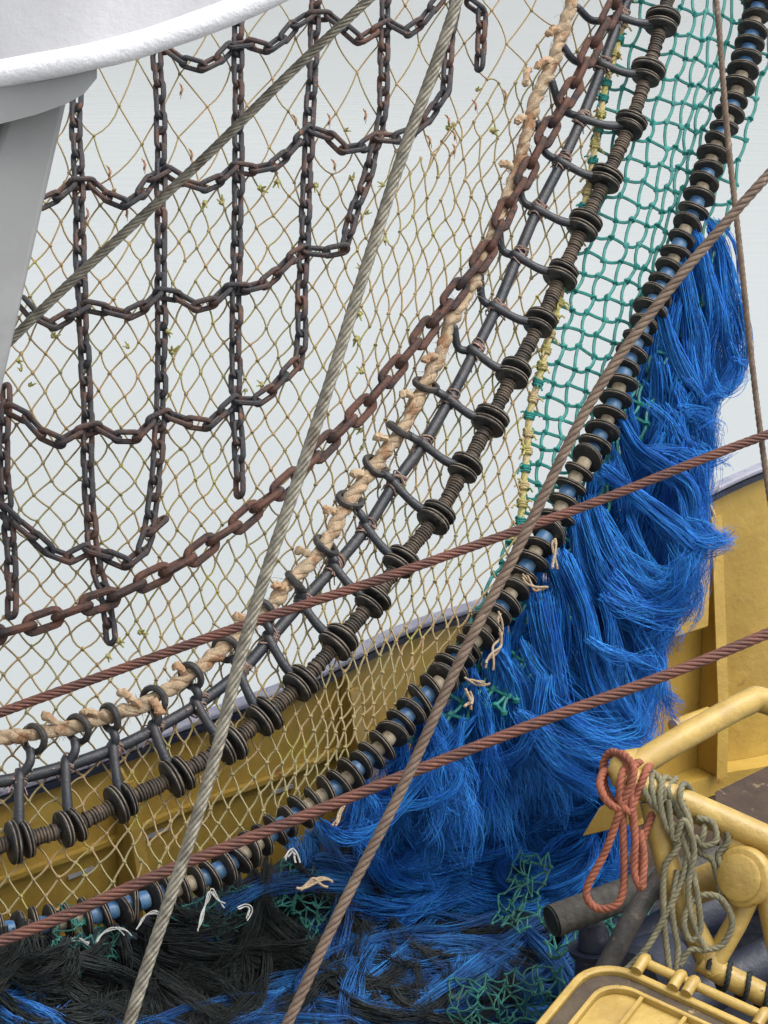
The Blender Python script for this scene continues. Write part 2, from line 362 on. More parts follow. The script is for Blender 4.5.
# ------------------------------------------------------------------ trawl netting
def inside_line(x, y, pts):
    """x of the polyline pts (y increasing) at y"""
    for (x0, y0), (x1, y1) in zip(pts, pts[1:]):
        if y0 <= y <= y1: return x0+(x1-x0)*(y-y0)/(y1-y0)
    return pts[0][0] if y < pts[0][1] else pts[-1][0]
LACE = [(628, -20), (623, 20), (616, 51), (606, 85), (599, 125), (594, 152), (588, 190), (570, 260), (549, 338), (540, 375), (530, 412), (528, 440), (525, 473), (522, 505), (518, 545), (505, 600)]
LINE3 = [(764, -16), (758, 7), (748, 51), (738, 88), (728, 118), (714, 152), (704, 183), (694, 210), (681, 240), (669, 270), (654, 301), (642, 328), (631, 355), (621, 382), (611, 412), (598, 439), (583, 465), (567, 493), (555, 521), (541, 543), (527, 566), (513, 590), (499, 611), (481, 634), (461, 655), (443, 678), (423, 699), (403, 720), (385, 742), (362, 764), (341, 784), (318, 799), (294, 817), (270, 834), (240, 856), (208, 876), (156, 896), (104, 912), (52, 924), (0, 931), (-50, 935)]
def right_limit(y):
    return inside_line(0, y, LACE) if y < 545 else inside_line(0, y, [p for p in LINE3 if p[1] > 520])
def strand(mb, pts, r, n=4):
    mb.tube(pts, r, n, caps=False)
def sag(a_, b_, k, m_=3, amp=0):
    out = []
    jx = Vector((random.uniform(-1, 1), random.uniform(-1, 1), random.uniform(-1, 1)))*amp
    for i in range(m_+1):
        t_ = i/m_; out.append(a_.lerp(b_, t_)+Vector((0, 0, -k))*4*t_*(1-t_)+jx*4*t_*(1-t_))
    return out
def wob(x, y, s, a_): return a_*mnoise.noise(Vector((x*s, y*s, 3.3))), a_*mnoise.noise(Vector((x*s, y*s, 9.1)))
tn = thing('trawl_net', G(300, 600), 'tan diamond mesh trawl netting hanging behind the chains down to the bulwark', 'net')
nm = MB(); km = MB()
XU = [-40.0]
while XU[-1] < 760:
    x = XU[-1]; wdt = 13.2 if x < 330 else max(8.6, 13.2-(x-330)*.05)
    if x > 560: wdt = 9.4
    XU.append(x+wdt)
YV = [148.0]
while YV[-1] < 960:
    y = YV[-1]; YV.append(y+(19 if y < 330 else 19-min(3.6, (y-330)*.02)))
def npos(i, j):
    y = YV[j]; x0 = XU[i]
    s = -.20*min(1, max(0, (x0-150)/450))
    x = x0 + s*(y-0)*(1 if y < 560 else 1) - .04*(y-150)
    y2 = y + .03*(x-100) if y > 0 else y
    dx, dy = wob(x, y, .018, 8); ex, ey = wob(x, y, .09, 2.6)
    return x+dx+ex, y2+dy+ey
pos = {}
def H1y(x): return 188 - (x-50)*.05 + 8*math.sin(x/38)
for i in range(len(XU)):
    for j in range(len(YV)):
        if (i+j) % 2: continue
        x, y = npos(i, j)
        lim = 178 if x < 400 else 178-(x-400)*.95
        if x > 520: lim = -30
        if x < -30 or y < lim-8 or x > right_limit(y)+2: continue
        pos[(i, j)] = (x, y)
# rows above 148 for the right hand part
YT = [148-19*k for k in range(1, 10)]
for i in range(len(XU)):
    for k, y in enumerate(YT):
        j = -(k+1)
        if (i+j) % 2: continue
        x0 = XU[i]; s = -.20*min(1, max(0, (x0-150)/450)); x = x0+s*y-.04*(y-150); y2 = y+.03*(x-100)
        if x < 400: continue
        lim = 178-(x-400)*.95
        if y2 < lim-8 or x > right_limit(y2)+2: continue
        dx, dy = wob(x, y2, .02, 8); pos[(i, j)] = (x+dx, y2+dy)
PT = {k: G(v[0], v[1], .03+.02*mnoise.noise(Vector((v[0]*.01, v[1]*.01, 0)))) for k, v in pos.items()}
for (i, j), p in PT.items():
    x, y = pos[(i, j)]
    km.blob(p, .0070+.0015*random.random(), .4)
    for di in (-1, 1):
        q = PT.get((i+di, j+1))
        if q and random.random() > .006: strand(nm, sag(p, q, .001, 3, .006), .0031)
# the coarse panel above the first cross chain
cp = {}
W2, H2 = 21.5, 37.0
for i in range(-2, 30):
    for j in range(-1, 7):
        if (i+j) % 2: continue
        x = 16+i*W2 - .05*j*H2; y = -12+j*H2+.04*x
        dx, dy = wob(x, y, .02, 12); x += dx; y += dy
        lim = (190 if x < 400 else 190-(x-400)*.95)
        if x < -20 or x > min(right_limit(y), 560)+4 or y > lim-6: continue
        cp[(i, j)] = (x, y)
CT = {k: G(v[0], v[1], .03) for k, v in cp.items()}
for (i, j), p in CT.items():
    x, y = cp[(i, j)]
    km.blob(p, .0075, .4)
    done = 0
    for di in (-1, 1):
        q = CT.get((i+di, j+1))
        if q: strand(nm, sag(p, q, .002, 4, .012), .0029); done += 1
        else:   # join the lower edge to the nearest fine meshes
            c_ = [k for k in pos if abs(pos[k][0]-(x+di*11)) < 13 and 4 < pos[k][1]-y < 46]
            if c_:
                k = min(c_, key=lambda k: (pos[k][0]-x-di*11)**2+(pos[k][1]-y-14)**2)
                strand(nm, sag(p, PT[k], .002, 4, .012), .0029)
obj('mesh', nm, M_twine, tn); obj('knots', km, M_twine, tn)
def tuft_mesh(seed, n=5, L=.026, r=.0045):
    random.seed(seed); mb = MB(); mb.blob((0, 0, 0), .010, .6)
    for k in range(n):
        d = Vector((random.gauss(0, 1), random.gauss(0, .6), random.gauss(0, 1))).normalized()
        e = d.cross(Vector((0, 1, 0)))*random.uniform(-.5, .5)
        l_ = L*random.uniform(.5, 1.2)
        mb.tube([Vector((0, 0, 0)), d*l_*.5+e*l_*.3, d*l_+e*l_], [r, r, r*.6], 5)
    return mb.mesh('mending_tuft')
tm = tuft_mesh(3); tm.materials.append(M_tuft); tm2 = tuft_mesh(5); tm2.materials.append(M_otuft)
random.seed(21)
for k, (x, y) in enumerate([(278, 181), (352, 179), (316, 185), (53, 336), (128, 347), (168, 331), (21, 370), (30, 385), (246, 390), (118, 640), (140, 632), (108, 655), (360, 268), (356, 290), (360, 313), (357, 338), (362, 372), (361, 430), (363, 446), (345, 130), (477, 90), (492, 130), (448, 128), (222, 203), (205, 202), (366, 213), (260, 188), (383, 185), (262, 385), (18, 360), (385, 240), (172, 352)]):
    M_ = Matrix.Translation(G(x, y, -.01)) @ Matrix.Rotation(random.random()*6, 4, 'Y') @ Matrix.Scale(random.uniform(.6, 1.15), 4)
    inst('mending_tuft', tm, M_, tn)
for k, (x, y) in enumerate([(110, 172), (145, 165), (192, 155), (182, 90), (296, 120), (330, 120), (366, 115), (455, 150), (449, 120), (476, 105), (506, 95), (88, 215), (127, 212), (310, 205), (335, 165), (430, 140), (455, 135), (90, 600), (150, 545)]):
    M_ = Matrix.Translation(G(x, y, .0)) @ Matrix.Rotation(random.uniform(-.3, .3), 4, 'Y') @ Matrix.Diagonal((.45, .6, 1.15, 1))
    inst('mending_tuft', tm2, M_, tn)

# ------------------------------------------------------------------ green square-mesh panel
gn = thing('green_net', G(640, 300, .05), 'thick green netting panel hanging between the laced seam and the blue disc line', 'net')
gm = MB(); gpos = {}
cx = [0.0]
sp = [17, 18, 17, 15, 12, 9, 8, 8, 10, 14, 17, 17, 16, 14, 12, 11, 10, 10, 9, 9, 9, 9, 9, 9, 9, 9, 9, 9, 9, 9]
for s_ in sp: cx.append(cx[-1]+s_)
yrow = -34.0
for j in range(0, 44):
    yrow += max(16.5, 23-.015*max(0, yrow))
    for i in range(len(cx)):
        y0 = yrow-14
        base = inside_line(0, y0+8, LACE) if y0 < 520 else inside_line(0, 530, LACE)-(y0-520)*.5
        x = base+2+cx[i]*(1-.0004*max(0, y0-60))+(.6 if (i+j) % 2 else -.6); y = y0+cx[i]*.22 + (1.7 if (i+j) % 2 else -1.7)
        dx, dy = wob(x, y, .03, 4); x += dx; y += dy; dx, dy = wob(x, y, .16, 2.2); x += dx; y += dy
        l3 = inside_line(0, y, LINE3)
        out = inside_line(0, y, [(790, -30), (775, 60), (760, 130), (748, 190), (716, 250), (706, 330), (650, 420), (610, 500), (590, 560), (560, 640), (520, 700), (470, 740)])
        if x > out or y > 745 or x < l3-70 and y > 560: continue
        gpos[(i, j)] = G(x, y, .07+(.05 if x > l3 else 0)+.015*mnoise.noise(Vector((x*.02, y*.02, 5))))
for (i, j), p in gpos.items():
    gm.blob(p, .0135, .5)
    for q, k_ in ((gpos.get((i+1, j)), .007), (gpos.get((i, j+1)), 0)):
        if q:
            q_ = sag(p, q, k_*(1 if (i+j) % 2 else -.2), 4, .004)
            if not k_: q_ = [v_+RT*(.006 if (i+j) % 2 else -.006)*4*t_*(1-t_) for v_, t_ in zip(q_, (0, .25, .5, .75, 1))]
            gm.tube(q_, .0063, 5, caps=False)
obj('green_mesh', gm, M_green, gn)

# ------------------------------------------------------------------ chains
def link_mesh(name, pitch, r, wid, mat):
    mb = MB(); pts = []
    L2 = (pitch+2*r*.92)/2-0 ; R_ = wid/2-r; s_ = L2+r*.0-R_ - r*.0
    s_ = max(.1*R_, (pitch/2+r)-r-R_+r*.9)
    for k in range(9): a = -PI/2+PI*k/8; pts.append(Vector((s_+R_*math.cos(a), R_*math.sin(a), 0)))
    for k in range(9): a = PI/2+PI*k/8; pts.append(Vector((-s_+R_*math.cos(a), R_*math.sin(a), 0)))
    n, m_ = len(pts), 8; vs = []
    for i in range(n):
        t_ = (pts[(i+1) % n]-pts[i-1]).normalized(); nn = Vector((t_.y, -t_.x, 0))
        for k in range(m_):
            b = 2*PI*k/m_; rr = r*(1+.10*(random.random()-.5)); vs.append(pts[i]+nn*rr*math.cos(b)+Vector((0, 0, 1))*rr*math.sin(b))
    mb.add(vs, [(i*m_+k, ((i+1) % n)*m_+k, ((i+1) % n)*m_+(k+1) % m_, i*m_+(k+1) % m_) for i in range(n) for k in range(m_)])
    me = mb.mesh(name); me.materials.append(mat); return me
PITCHS = .061
small = link_mesh('link', PITCHS, .0094, .053, M_chain)
cross_link = link_mesh('link', .072, .0094, .053, M_chain)
big = link_mesh('link', .096, .0132, .074, M_bigchain)
def chain(name, px, me, pitch, label, group, off, rolls, cat='chain', parent=None):
    pts = spline([G(x, y, off(k/(len(px)-1)) if callable(off) else off) for k, (x, y) in enumerate(px)], .01)
    pts = resample(pts, pitch)
    t = thing(name, pts[0], label, cat, group)
    for i in range(len(pts)-1):
        T = (pts[i+1]-pts[i]).normalized(); v = (CAM-pts[i]).normalized(); Z = (v-T*v.dot(T)).normalized(); Y = Z.cross(T)
        M_ = Matrix((T, Y, Z)).transposed().to_4x4()
        roll = rolls[i % 2]+random.uniform(-.16, .16)
        c = (pts[i]+pts[i+1])/2 + Vector((random.uniform(-1, 1), random.uniform(-1, 1), random.uniform(-1, 1)))*.002
        inst('link', me, Matrix.Translation(c) @ M_ @ Matrix.Rotation(roll, 4, 'X'), t)
    return t
RS = (math.radians(40), math.radians(-46))
GV = 'chains hanging down over the netting'; GH = 'cross chains slung in loops between the hanging chains'
vert = [
 ([(6, 388), (7, 400), (4, 430), (4, 470), (6, 500), (10, 540), (12, 580), (12, 614)], 'dark hanging chain below the white post, leftmost of all, ending on the heavy chain'),
 ([(77, 92), (76, 130), (78, 180), (80, 250), (83, 330), (87, 400), (88, 480), (94, 555), (106, 600), (111, 640)], 'hanging chain just right of the white post whose lower end dangles past the heavy chain'),
 ([(157, 52), (160, 120), (161, 250), (161, 330), (160, 420), (154, 490), (148, 532)], 'third hanging chain from the left, its foot curling right into the lowest loop'),
 ([(238, -8), (238, 160), (237, 250), (236, 300), (236, 400), (239, 450), (240, 494)], 'long straight hanging chain with a free end at mid height, fourth from the left'),
 ([(316, -10), (313, 60), (309, 130), (305, 230), (302, 290), (301, 340), (298, 366)], 'hanging chain from the top edge whose foot bends left into a loop'),
 ([(386, -10), (384, 60), (383, 100), (380, 130), (374, 150), (367, 180), (356, 206), (349, 232), (344, 248)], 'hanging chain with a loose hook, last left of the thick wire rope at the top'),
 ([(458, -10), (450, 34), (447, 70), (445, 94)], 'short hanging chain just right of the thick wire rope at the top'),
 ([(470, 2), (481, 8), (481, 40), (480, 68)], 'short free chain end dangling at the top between thick wire rope and cream rope')]
for k, (px, lb) in enumerate(vert): chain('hanging_chain', px, small, PITCHS, lb, GV, 0, RS)
cross = [
 ([(150, 36), (176, 57), (190, 65), (210, 67), (223, 55), (237, 42), (250, 44), (262, 50), (277, 45), (294, 25), (313, 14), (330, 16), (348, 31), (362, 41), (382, 25), (396, 25), (411, 33), (430, 11), (442, -4)], 'topmost cross chain in shallow loops just under the white rim'),
 ([(40, 205), (50, 203), (61, 193), (76, 182), (98, 186), (112, 202), (132, 203), (146, 187), (159, 170), (176, 175), (190, 185), (212, 186), (234, 167), (248, 168), (260, 171), (277, 163), (294, 146), (308, 130), (328, 135), (341, 149), (358, 149), (377, 137), (395, 139), (419, 129), (432, 112), (445, 92)], 'second cross chain from the top, ending at the short chain right of the wire rope'),
 ([(20, 300), (28, 312), (44, 320), (58, 326), (71, 314), (85, 306), (102, 308), (115, 314), (135, 314), (149, 302), (161, 292), (179, 297), (192, 306), (210, 305), (223, 292), (237, 285), (254, 291), (262, 285), (280, 270), (297, 253), (308, 250), (325, 252), (345, 248)], 'third cross chain from the top, behind the lower end of the slanting grey wire'),
 ([(8, 408), (24, 415), (37, 429), (54, 443), (71, 437), (86, 428), (105, 428), (118, 438), (135, 438), (149, 424), (161, 415), (179, 418), (196, 426), (213, 423), (230, 403), (244, 399), (257, 401), (270, 392), (284, 376), (297, 362)], 'fourth cross chain from the top, passing over the foot of the free-ended chain'),
 ([(0, 508), (10, 518), (27, 530), (41, 544), (61, 558), (78, 556), (92, 548), (112, 558), (125, 564), (139, 557), (147, 538), (152, 526), (163, 520)], 'lowest cross chain, rusty brown, just above the heavy chain')]
for k, (px, lb) in enumerate(cross): chain('cross_chain', px, cross_link, .072, lb, GH, -.018, (math.radians(28), math.radians(-58)))
hv = [(-30, 640), (0, 634), (22, 628), (44, 621), (71, 611), (102, 600), (122, 594), (146, 581), (173, 568), (196, 554), (217, 537), (237, 525), (254, 510), (284, 487), (318, 453), (341, 430), (362, 409), (385, 382), (399, 365), (419, 341), (433, 321), (453, 297), (467, 277), (487, 253), (508, 205), (518, 190), (542, 142), (559, 112), (576, 82), (591, 50), (606, 22), (620, -6), (634, -36)]
chain('tickler_chain', hv, big, .096, 'heavy rust-brown chain sweeping from lower left up to the top beside the cream rope', None, -.06, (math.radians(12), math.radians(98)))

# ------------------------------------------------------------------ ground gear one: cream rope, dark cable, disc line
CREAM = [(584, -30), (572, 0), (562, 34), (552, 64), (538, 95), (528, 129), (518, 168), (505, 202), (482, 264), (470, 291), (450, 324), (440, 355), (423, 389), (402, 429), (382, 456), (362, 483), (345, 508), (321, 551), (291, 581), (270, 605), (237, 635), (210, 659), (179, 683), (146, 703), (118, 713), (91, 721), (58, 730), (20, 736), (-30, 740)]
CABLE = [(640, -30), (628, -2), (620, 17), (603, 64), (582, 118), (562, 162), (538, 209), (518, 256), (497, 307), (475, 351), (450, 399), (424, 443), (395, 483), (367, 527), (335, 566), (302, 602), (270, 639), (240, 672), (198, 704), (155, 729), (114, 749), (66, 766), (20, 778), (-30, 786)]
DISC = [(675, -30), (662, 22), (647, 74), (630, 125), (606, 178), (584, 225), (562, 274), (540, 323), (514, 373), (490, 421), (465, 468), (436, 517), (401, 561), (372, 602), (338, 642), (301, 683), (264, 717), (228, 745), (177, 776), (122, 802), (70, 827), (20, 841), (-32, 852)]
cr = thing('cream_rope', G(*CREAM[-2], -.02), 'frayed cream and orange laid rope threaded through black rings above the dark cable', 'rope')
pts = spline([G(x, y, -.03) for x, y in CREAM], .006)
mb = MB(); mb.rope(pts, .0228, 3, lay=.15, per=8, depth=.2)
# small swellings and fray
mb.v = [tuple(Vector(v)+Vector((mnoise.noise(Vector(v)*26), mnoise.noise(Vector(v)*26+Vector((7, 0, 0))), mnoise.noise(Vector(v)*26+Vector((0, 9, 0)))))*.011) for v in mb.v]
obj('rope_core', mb, M_cream, cr)
for (x, y, dx, dy) in [(560, 30, -16, 3), (552, 60, -20, 6), (528, 70, -3, 12), (525, 118, -10, 3), (512, 167, -12, -3), (436, 357, -14, 2), (412, 396, -12, -2), (387, 440, -14, -3), (364, 476, -14, -2), (336, 513, -14, -3), (308, 554, -14, -3), (284, 590, -12, -4), (185, 674, -12, -8), (140, 706, -26, -14), (56, 724, -14, -8), (98, 716, -18, -4), (150, 700, 14, 12), (245, 620, -12, -3)]:
    mb = MB(); dx *= .72; a_ = G(x, y, -.045); b_ = G(x+dx, y+dy, -.06); c_ = G(x+dx*.6, y+dy*.5-2, -.06)
    mb.tube(spline([a_, c_, b_], .006), .0125, 8, rfun=lambda i, a: .0125*(1+.18*math.sin(i*2.1+a)))
    mb.blob(b_, .0145, .5, 2); mb.v = [tuple(Vector(v)+Vector((mnoise.noise(Vector(v)*60), 0, mnoise.noise(Vector(v)*60+Vector((5, 5, 5)))))*.007) for v in mb.v]
    obj('frayed_end', mb, M_knot, cr)
hp = []
for k in range(900):
    i = random.randrange(4, len(pts)-4); d_ = Vector((random.gauss(0, 1), random.gauss(-.3, .8), random.gauss(0, 1))).normalized(); c_ = pts[i]+d_*.024
    e_ = Vector((random.gauss(0, 1), random.gauss(0, 1), random.gauss(-.4, 1)))*.012; l_ = random.uniform(.008, .03)
    hp.append([tuple(c_+d_*l_*u_+e_*u_*u_) for u_ in (0, .33, .66, 1)])
HAIR = hp
dc = thing('headline_cable', G(*CABLE[-2]), 'smooth dark cable running between the cream rope and the line of paired rubber discs', 'cable')
pts = spline([G(x, y) for x, y in CABLE], .02)
mb = MB(); mb.tube(pts, .0195, 12); obj('cable_core', mb, M_cable, dc)
for x, y in CABLE[2:-1]:
    mb = MB(); c_ = G(x, y); T_ = (G(x-6, y+9)-c_).normalized(); X_ = T_.orthogonal().normalized(); Y_ = T_.cross(X_)
    for k in range(10):
        s_ = random.uniform(-.028, .028); q = []
        for a_ in range(13):
            an = 2*PI*a_/12; q.append(c_+T_*(s_+.012*math.sin(an+k))+(X_*math.cos(an)+Y_*math.sin(an))*(.0225+.004*random.random()))
        mb.tube(q, .0028, 4, caps=False)
    for k in range(7):
        d_ = Vector((random.gauss(0, 1), random.gauss(-.6, .6), random.gauss(-.4, 1))).normalized(); q0 = c_+T_*random.uniform(-.03, .03)
        mb.tube([q0, q0+d_*.028, q0+d_*.045+Vector((0, 0, -.012))], .0022, 4)
    obj('lashing', mb, M_lash, dc)

def disc_mesh(name, R, th, mat, grooves=2):
    prof = [(-th/2, .012), (-th/2, R*.86), (-th/2+th*.06, R*.97)]
    n = 14
    for k in range(n+1):
        u = k/n; g = .88+.12*abs(math.cos(PI*grooves*u))**.6 if 0 < k < n else .98
        prof.append((-th/2+th*.08+th*.84*u, R*g))
    prof += [(th/2-th*.02, R*.95), (th/2, R*.84), (th/2, .012)]
    prof = [(-th/2, .012), (-th/2, R*.88), (-th*.44, R*.95)]
    for c_ in (-.22, .22): prof += [(th*(c_-.16), R*.96), (th*(c_-.07), R*1.0), (th*(c_+.07), R*1.0), (th*(c_+.16), R*.955), (th*(c_+.20), R*.90)]
    prof += [(th*.44, R*.95), (th/2, R*.88), (th/2, .012)]
    me = MB().lathe(prof, (0, 0, 0), (1, 0, 0), 30).mesh(name); me.materials.append(mat); me.materials.append(M_edge)
    for p_ in me.polygons:
        if len(p_.vertices) == 4 and all(math.hypot(me.vertices[v].co.y, me.vertices[v].co.z) > R*.995 for v in p_.vertices): p_.material_index = 1
    return me
gg = thing('disc_line', G(*DISC[-2]), 'ground rope of small rubber discs with larger discs in pairs, hung below the dark cable', 'ground rope')
dline = spline([G(x, y) for x, y in DISC], .004)
mb = MB(); mb.tube(dline[::4], .013, 8); obj('core_wire', mb, M_cable, gg)
bigd = [disc_mesh('rubber_disc', .059+.002*k, .024+.002*k, M_rubber2) for k in range(3)]
def nearest(pl, p): return min(range(len(pl)), key=lambda i: (pl[i]-p).length)
marks = []
for x, y in DISC[1:]:
    i = nearest(dline, G(x, y)); marks.append(i)
    for s_ in (-1, 1):
        k = max(2, min(len(dline)-3, i+s_*5)); T_ = (dline[k-2]-dline[k+2]).normalized()
        T_ = (T_+Vector((random.gauss(0, .05), random.gauss(0, .05), random.gauss(0, .05)))).normalized()
        M_ = T_.to_track_quat('X', 'Z').to_matrix().to_4x4()
        inst('rubber_disc', random.choice(bigd), Matrix.Translation(dline[k]) @ M_ @ Matrix.Scale(random.uniform(.9, 1.06), 4), gg)
for a_, b_ in zip([0]+marks, marks):
    if b_-a_ < 20: continue
    seg = dline[a_+10:b_-9] if a_ else dline[0:b_-9]
    mb = MB(); seg2 = resample(seg, .0026)
    ph = random.random()*6
    jit = [random.uniform(-.0022, .0022) for _ in range(len(seg2))]
    mb.tube(seg2, .026, 16, rfun=lambda i, a: (.0255 if i % 4 else .0205)+jit[i//4]*1.0+.0012*math.cos(a+i//4*1.9))
    obj('disc_sleeve', mb, M_sleeve, gg)
# droppers from the cream rope over the cable to between the discs
RING = {9: (458, 334), 10: (426, 385), 11: (399, 430), 12: (375, 466), 13: (350, 500), 14: (326, 546), 15: (296, 583), 16: (262, 612), 17: (226, 649), 18: (191, 676), 19: (154, 700), 20: (110, 718), 21: (78, 729), 22: (34, 739)}
cnodes = CABLE[2:-1]; dn = DISC[1:-1]
places = ['at the top edge', 'second from the top edge', 'third from the top edge', 'fourth from the top edge', 'fifth from the top edge', 'sixth from the top edge', 'seventh from the top edge', 'eighth from the top edge', 'ninth from the top edge', 'tenth from the top edge', 'just above the upper red wire crossing', 'crossed by the upper red wire', 'just below the upper red wire', 'seventh from the left edge', 'where the cable meets the thick grey wire', 'fifth from the left edge plus one', 'fifth from the left edge', 'fourth from the left edge', 'third from the left edge', 'second from the left edge', 'at the left edge']
rings_px = [(578, 8), (560, 42), (552, 82), (538, 124), (519, 176), (499, 228), (480, 276), (454, 328)] + [RING[k] for k in range(10, 23)]
for k, (c_px, d_px) in enumerate(zip(cnodes, dn)):
    a_ = G(*c_px, -.005); b_ = G(*d_px, -.0)
    t = dc
    nth = len(dn)-k
    ordl = ['', 'leftmost', 'second', 'third', 'fourth', 'fifth', 'sixth', 'seventh', 'eighth', 'ninth', 'tenth']
    if k == 0: lb = 'black rubber dropper strap at the very top of the dark cable'
    elif k <= 10: lb = 'black rubber dropper strap over the dark cable, %s down from the picture top' % (ordl[k+1] if k < 10 else 'eleventh')
    else: lb = 'black rubber dropper strap over the dark cable, %s from the left edge' % ('first' if nth == 1 else ordl[nth])
    r_ = rings_px[k]; rc = G(*r_, -.03)
    t = thing('dropper_strap', a_, lb, 'strap', 'black dropper straps tying the cable to the disc line')
    mb = MB(); mid = a_.lerp(b_, .5)+Vector((0, -.02, -.012)); pp = spline([a_+(a_-b_).normalized()*.02, a_+Vector((0, -.018, 0)), mid, b_], .012)
    mb.tube(pp, .0155, 12, rfun=lambda i, a: .0155*(1+.05*math.sin(i*.7))); obj('lower_strap', mb, M_cable, t)
    mb = MB()
    if k < 8:
        perp = (rc-a_); md = a_.lerp(rc, .5)+Vector((-.02, 0, -.03)); up_ = spline([a_, md, rc], .01); mb.tube(up_, .0145, 10); mb.blob(up_[-1], .0152, .05, 2)
    else:
        mb.tube(spline([a_, a_.lerp(rc, .5)+Vector((.012, -.02, -.004)), rc+(a_-rc).normalized()*.035], .01), .0145, 10)
    obj('upper_strap', mb, M_cable, t)
    j = nearest(pts, rc)
    cpts = [G(x, y, -.03) for x, y in CREAM]
    jj = nearest(cpts, rc); T_ = (cpts[max(jj-1, 0)]-cpts[min(jj+1, len(cpts)-1)]).normalized()
    if k >= 8:
        T_ = (T_+FWD*random.uniform(.45, .95)*(-1 if k < 14 else 1)+RT*random.uniform(-.2, .2)).normalized()
        mb = MB(); mb.torus(rc, T_, .040, .0105, 24, 8, 1.2); obj('ring', mb, M_rubber, t)

# ------------------------------------------------------------------ ground gear two: disc line with blue spacers
l3 = thing('spaced_disc_line', G(*LINE3[-2]), 'ground rope of black discs spaced with blue and tan beads, carrying the blue fibre fringe', 'ground rope')
l3p = spline([G(x, y, -.01) for x, y in LINE3], .004)
mb = MB(); mb.tube(l3p[::4], .014, 8); obj('core_wire', mb, M_cable, l3)
d3 = [disc_mesh('rubber_disc', .057+.003*k, .0185, M_rubber2, 2) for k in range(3)]
bead = MB().lathe([(-.014, .014), (-.013, .0275), (0, .029), (.013, .0275), (.014, .014)], (0, 0, 0), (1, 0, 0), 16).mesh('spacer'); bead.materials.append(M_bead)
bead2 = MB().lathe([(-.014, .014), (-.013, .024), (0, .0255), (.013, .024), (.014, .014)], (0, 0, 0), (1, 0, 0), 16).mesh('spacer'); bead2.materials.append(M_bead2)
i = 6; cnt = 0
while i < len(l3p)-8:
    step = 16 + int(4*(random.random()-.5)); y_ = i/len(l3p)
    if y_ > .55: step -= 3
    T_ = (l3p[i-3]-l3p[i+3]).normalized()
    T2 = (T_+Vector((random.gauss(0, .11), random.gauss(0, .11), random.gauss(0, .11)))).normalized()
    M_ = T2.to_track_quat('X', 'Z').to_matrix().to_4x4()
    inst('rubber_disc', random.choice(d3), Matrix.Translation(l3p[i]) @ M_ @ Matrix.Scale(random.uniform(.88, 1.06), 4), l3)
    j = min(len(l3p)-4, i+step//2); T_ = (l3p[j-3]-l3p[j+3]).normalized(); M_ = T_.to_track_quat('X', 'Z').to_matrix().to_4x4()
    inst('spacer', bead if random.random() < .58 else bead2, Matrix.Translation(l3p[j]) @ M_ @ Matrix.Diagonal((step*.004/.028*.62, 1, 1, 1)), l3)
    i += step; cnt += 1
# seam rope
lr = thing('seam_lacing', G(570, 250, .04), 'yellow-green laced seam rope joining the tan net to the green net', 'rope')
pts = spline([G(x, y, .04) for x, y in LACE], .006)
mb = MB(); mb.rope(pts, .0125, 3, lay=.10, per=6); obj('rope_core', mb, M_lace, lr)
for s_ in range(10, len(pts)-8, 11):
    mb = MB(); c_ = pts[s_]; T_ = (pts[s_+2]-pts[s_-2]).normalized(); X_ = T_.orthogonal().normalized(); Y_ = T_.cross(X_)
    q = [c_+T_*(.028*(a_/36-.5))+(X_*math.cos(2*PI*a_/12)+Y_*math.sin(2*PI*a_/12))*(.015+.003*random.random()) for a_ in range(37)]
    mb.tube(q, .0045, 5)
    for k in range(3):
        d_ = Vector((random.gauss(0, 1), random.gauss(-.5, .5), random.gauss(0, .6))).normalized(); mb.tube([c_, c_+d_*.03, c_+d_*.04+Vector((0, 0, -.01))], .004, 5)
    obj('seam_knot', mb, M_lace if random.random() < .7 else M_green, lr)

# ------------------------------------------------------------------ blue fibres
def fibre_mesh(name, S, R):
    """S: (strands, points, 3) array; R: radius, tapering to the tip. Three-sided tubes."""
    S = np.asarray(S, dtype=np.float64); ns, npnt, _ = S.shape
    T = np.gradient(S, axis=1); T /= np.linalg.norm(T, axis=2, keepdims=True)+1e-9
    V = np.array(FWD); A = np.cross(T, V); A /= np.linalg.norm(A, axis=2, keepdims=True)+1e-9; B = np.cross(T, A)
    tap = np.linspace(1, .45, npnt)[None, :, None]*R
    vs = np.stack([S+(A*math.cos(q)+B*math.sin(q))*tap for q in (0, 2*PI/3, 4*PI/3)], axis=2).reshape(-1, 3)
    i = np.arange(ns)[:, None, None]*npnt*3+np.arange(npnt-1)[None, :, None]*3; k = np.arange(3)[None, None, :]; k2 = (k+1) % 3
    q = np.stack([i+k, i+k2, i+3+k2, i+3+k], axis=3).reshape(-1, 4)
    me = bpy.data.meshes.new(name); me.vertices.add(len(vs)); me.loops.add(q.size); me.polygons.add(len(q))
    return me, vs, q
def fibre_obj(name, S, R, mat, label, cat, parent=None):
    me, vs, q = fibre_mesh(name, S, R)
    org = np.array([vs[:, 0].mean(), vs[:, 1].mean(), vs[:, 2].min()]) if parent is None else np.array(origin_of(parent))
    me.vertices.foreach_set('co', (vs-org).ravel()); me.loops.foreach_set('vertex_index', q.ravel())
    me.polygons.foreach_set('loop_start', np.arange(len(q))*4); me.polygons.foreach_set('loop_total', np.full(len(q), 4))
    me.polygons.foreach_set('use_smooth', np.ones(len(q), bool)); me.update(); me.validate(); me.materials.append(mat)
    o = bpy.data.objects.new(name, me); COL.objects.link(o)
    if parent is None: o.location = org; tag(o, label, cat, None, 'stuff')
    else: o.parent = parent
    return o
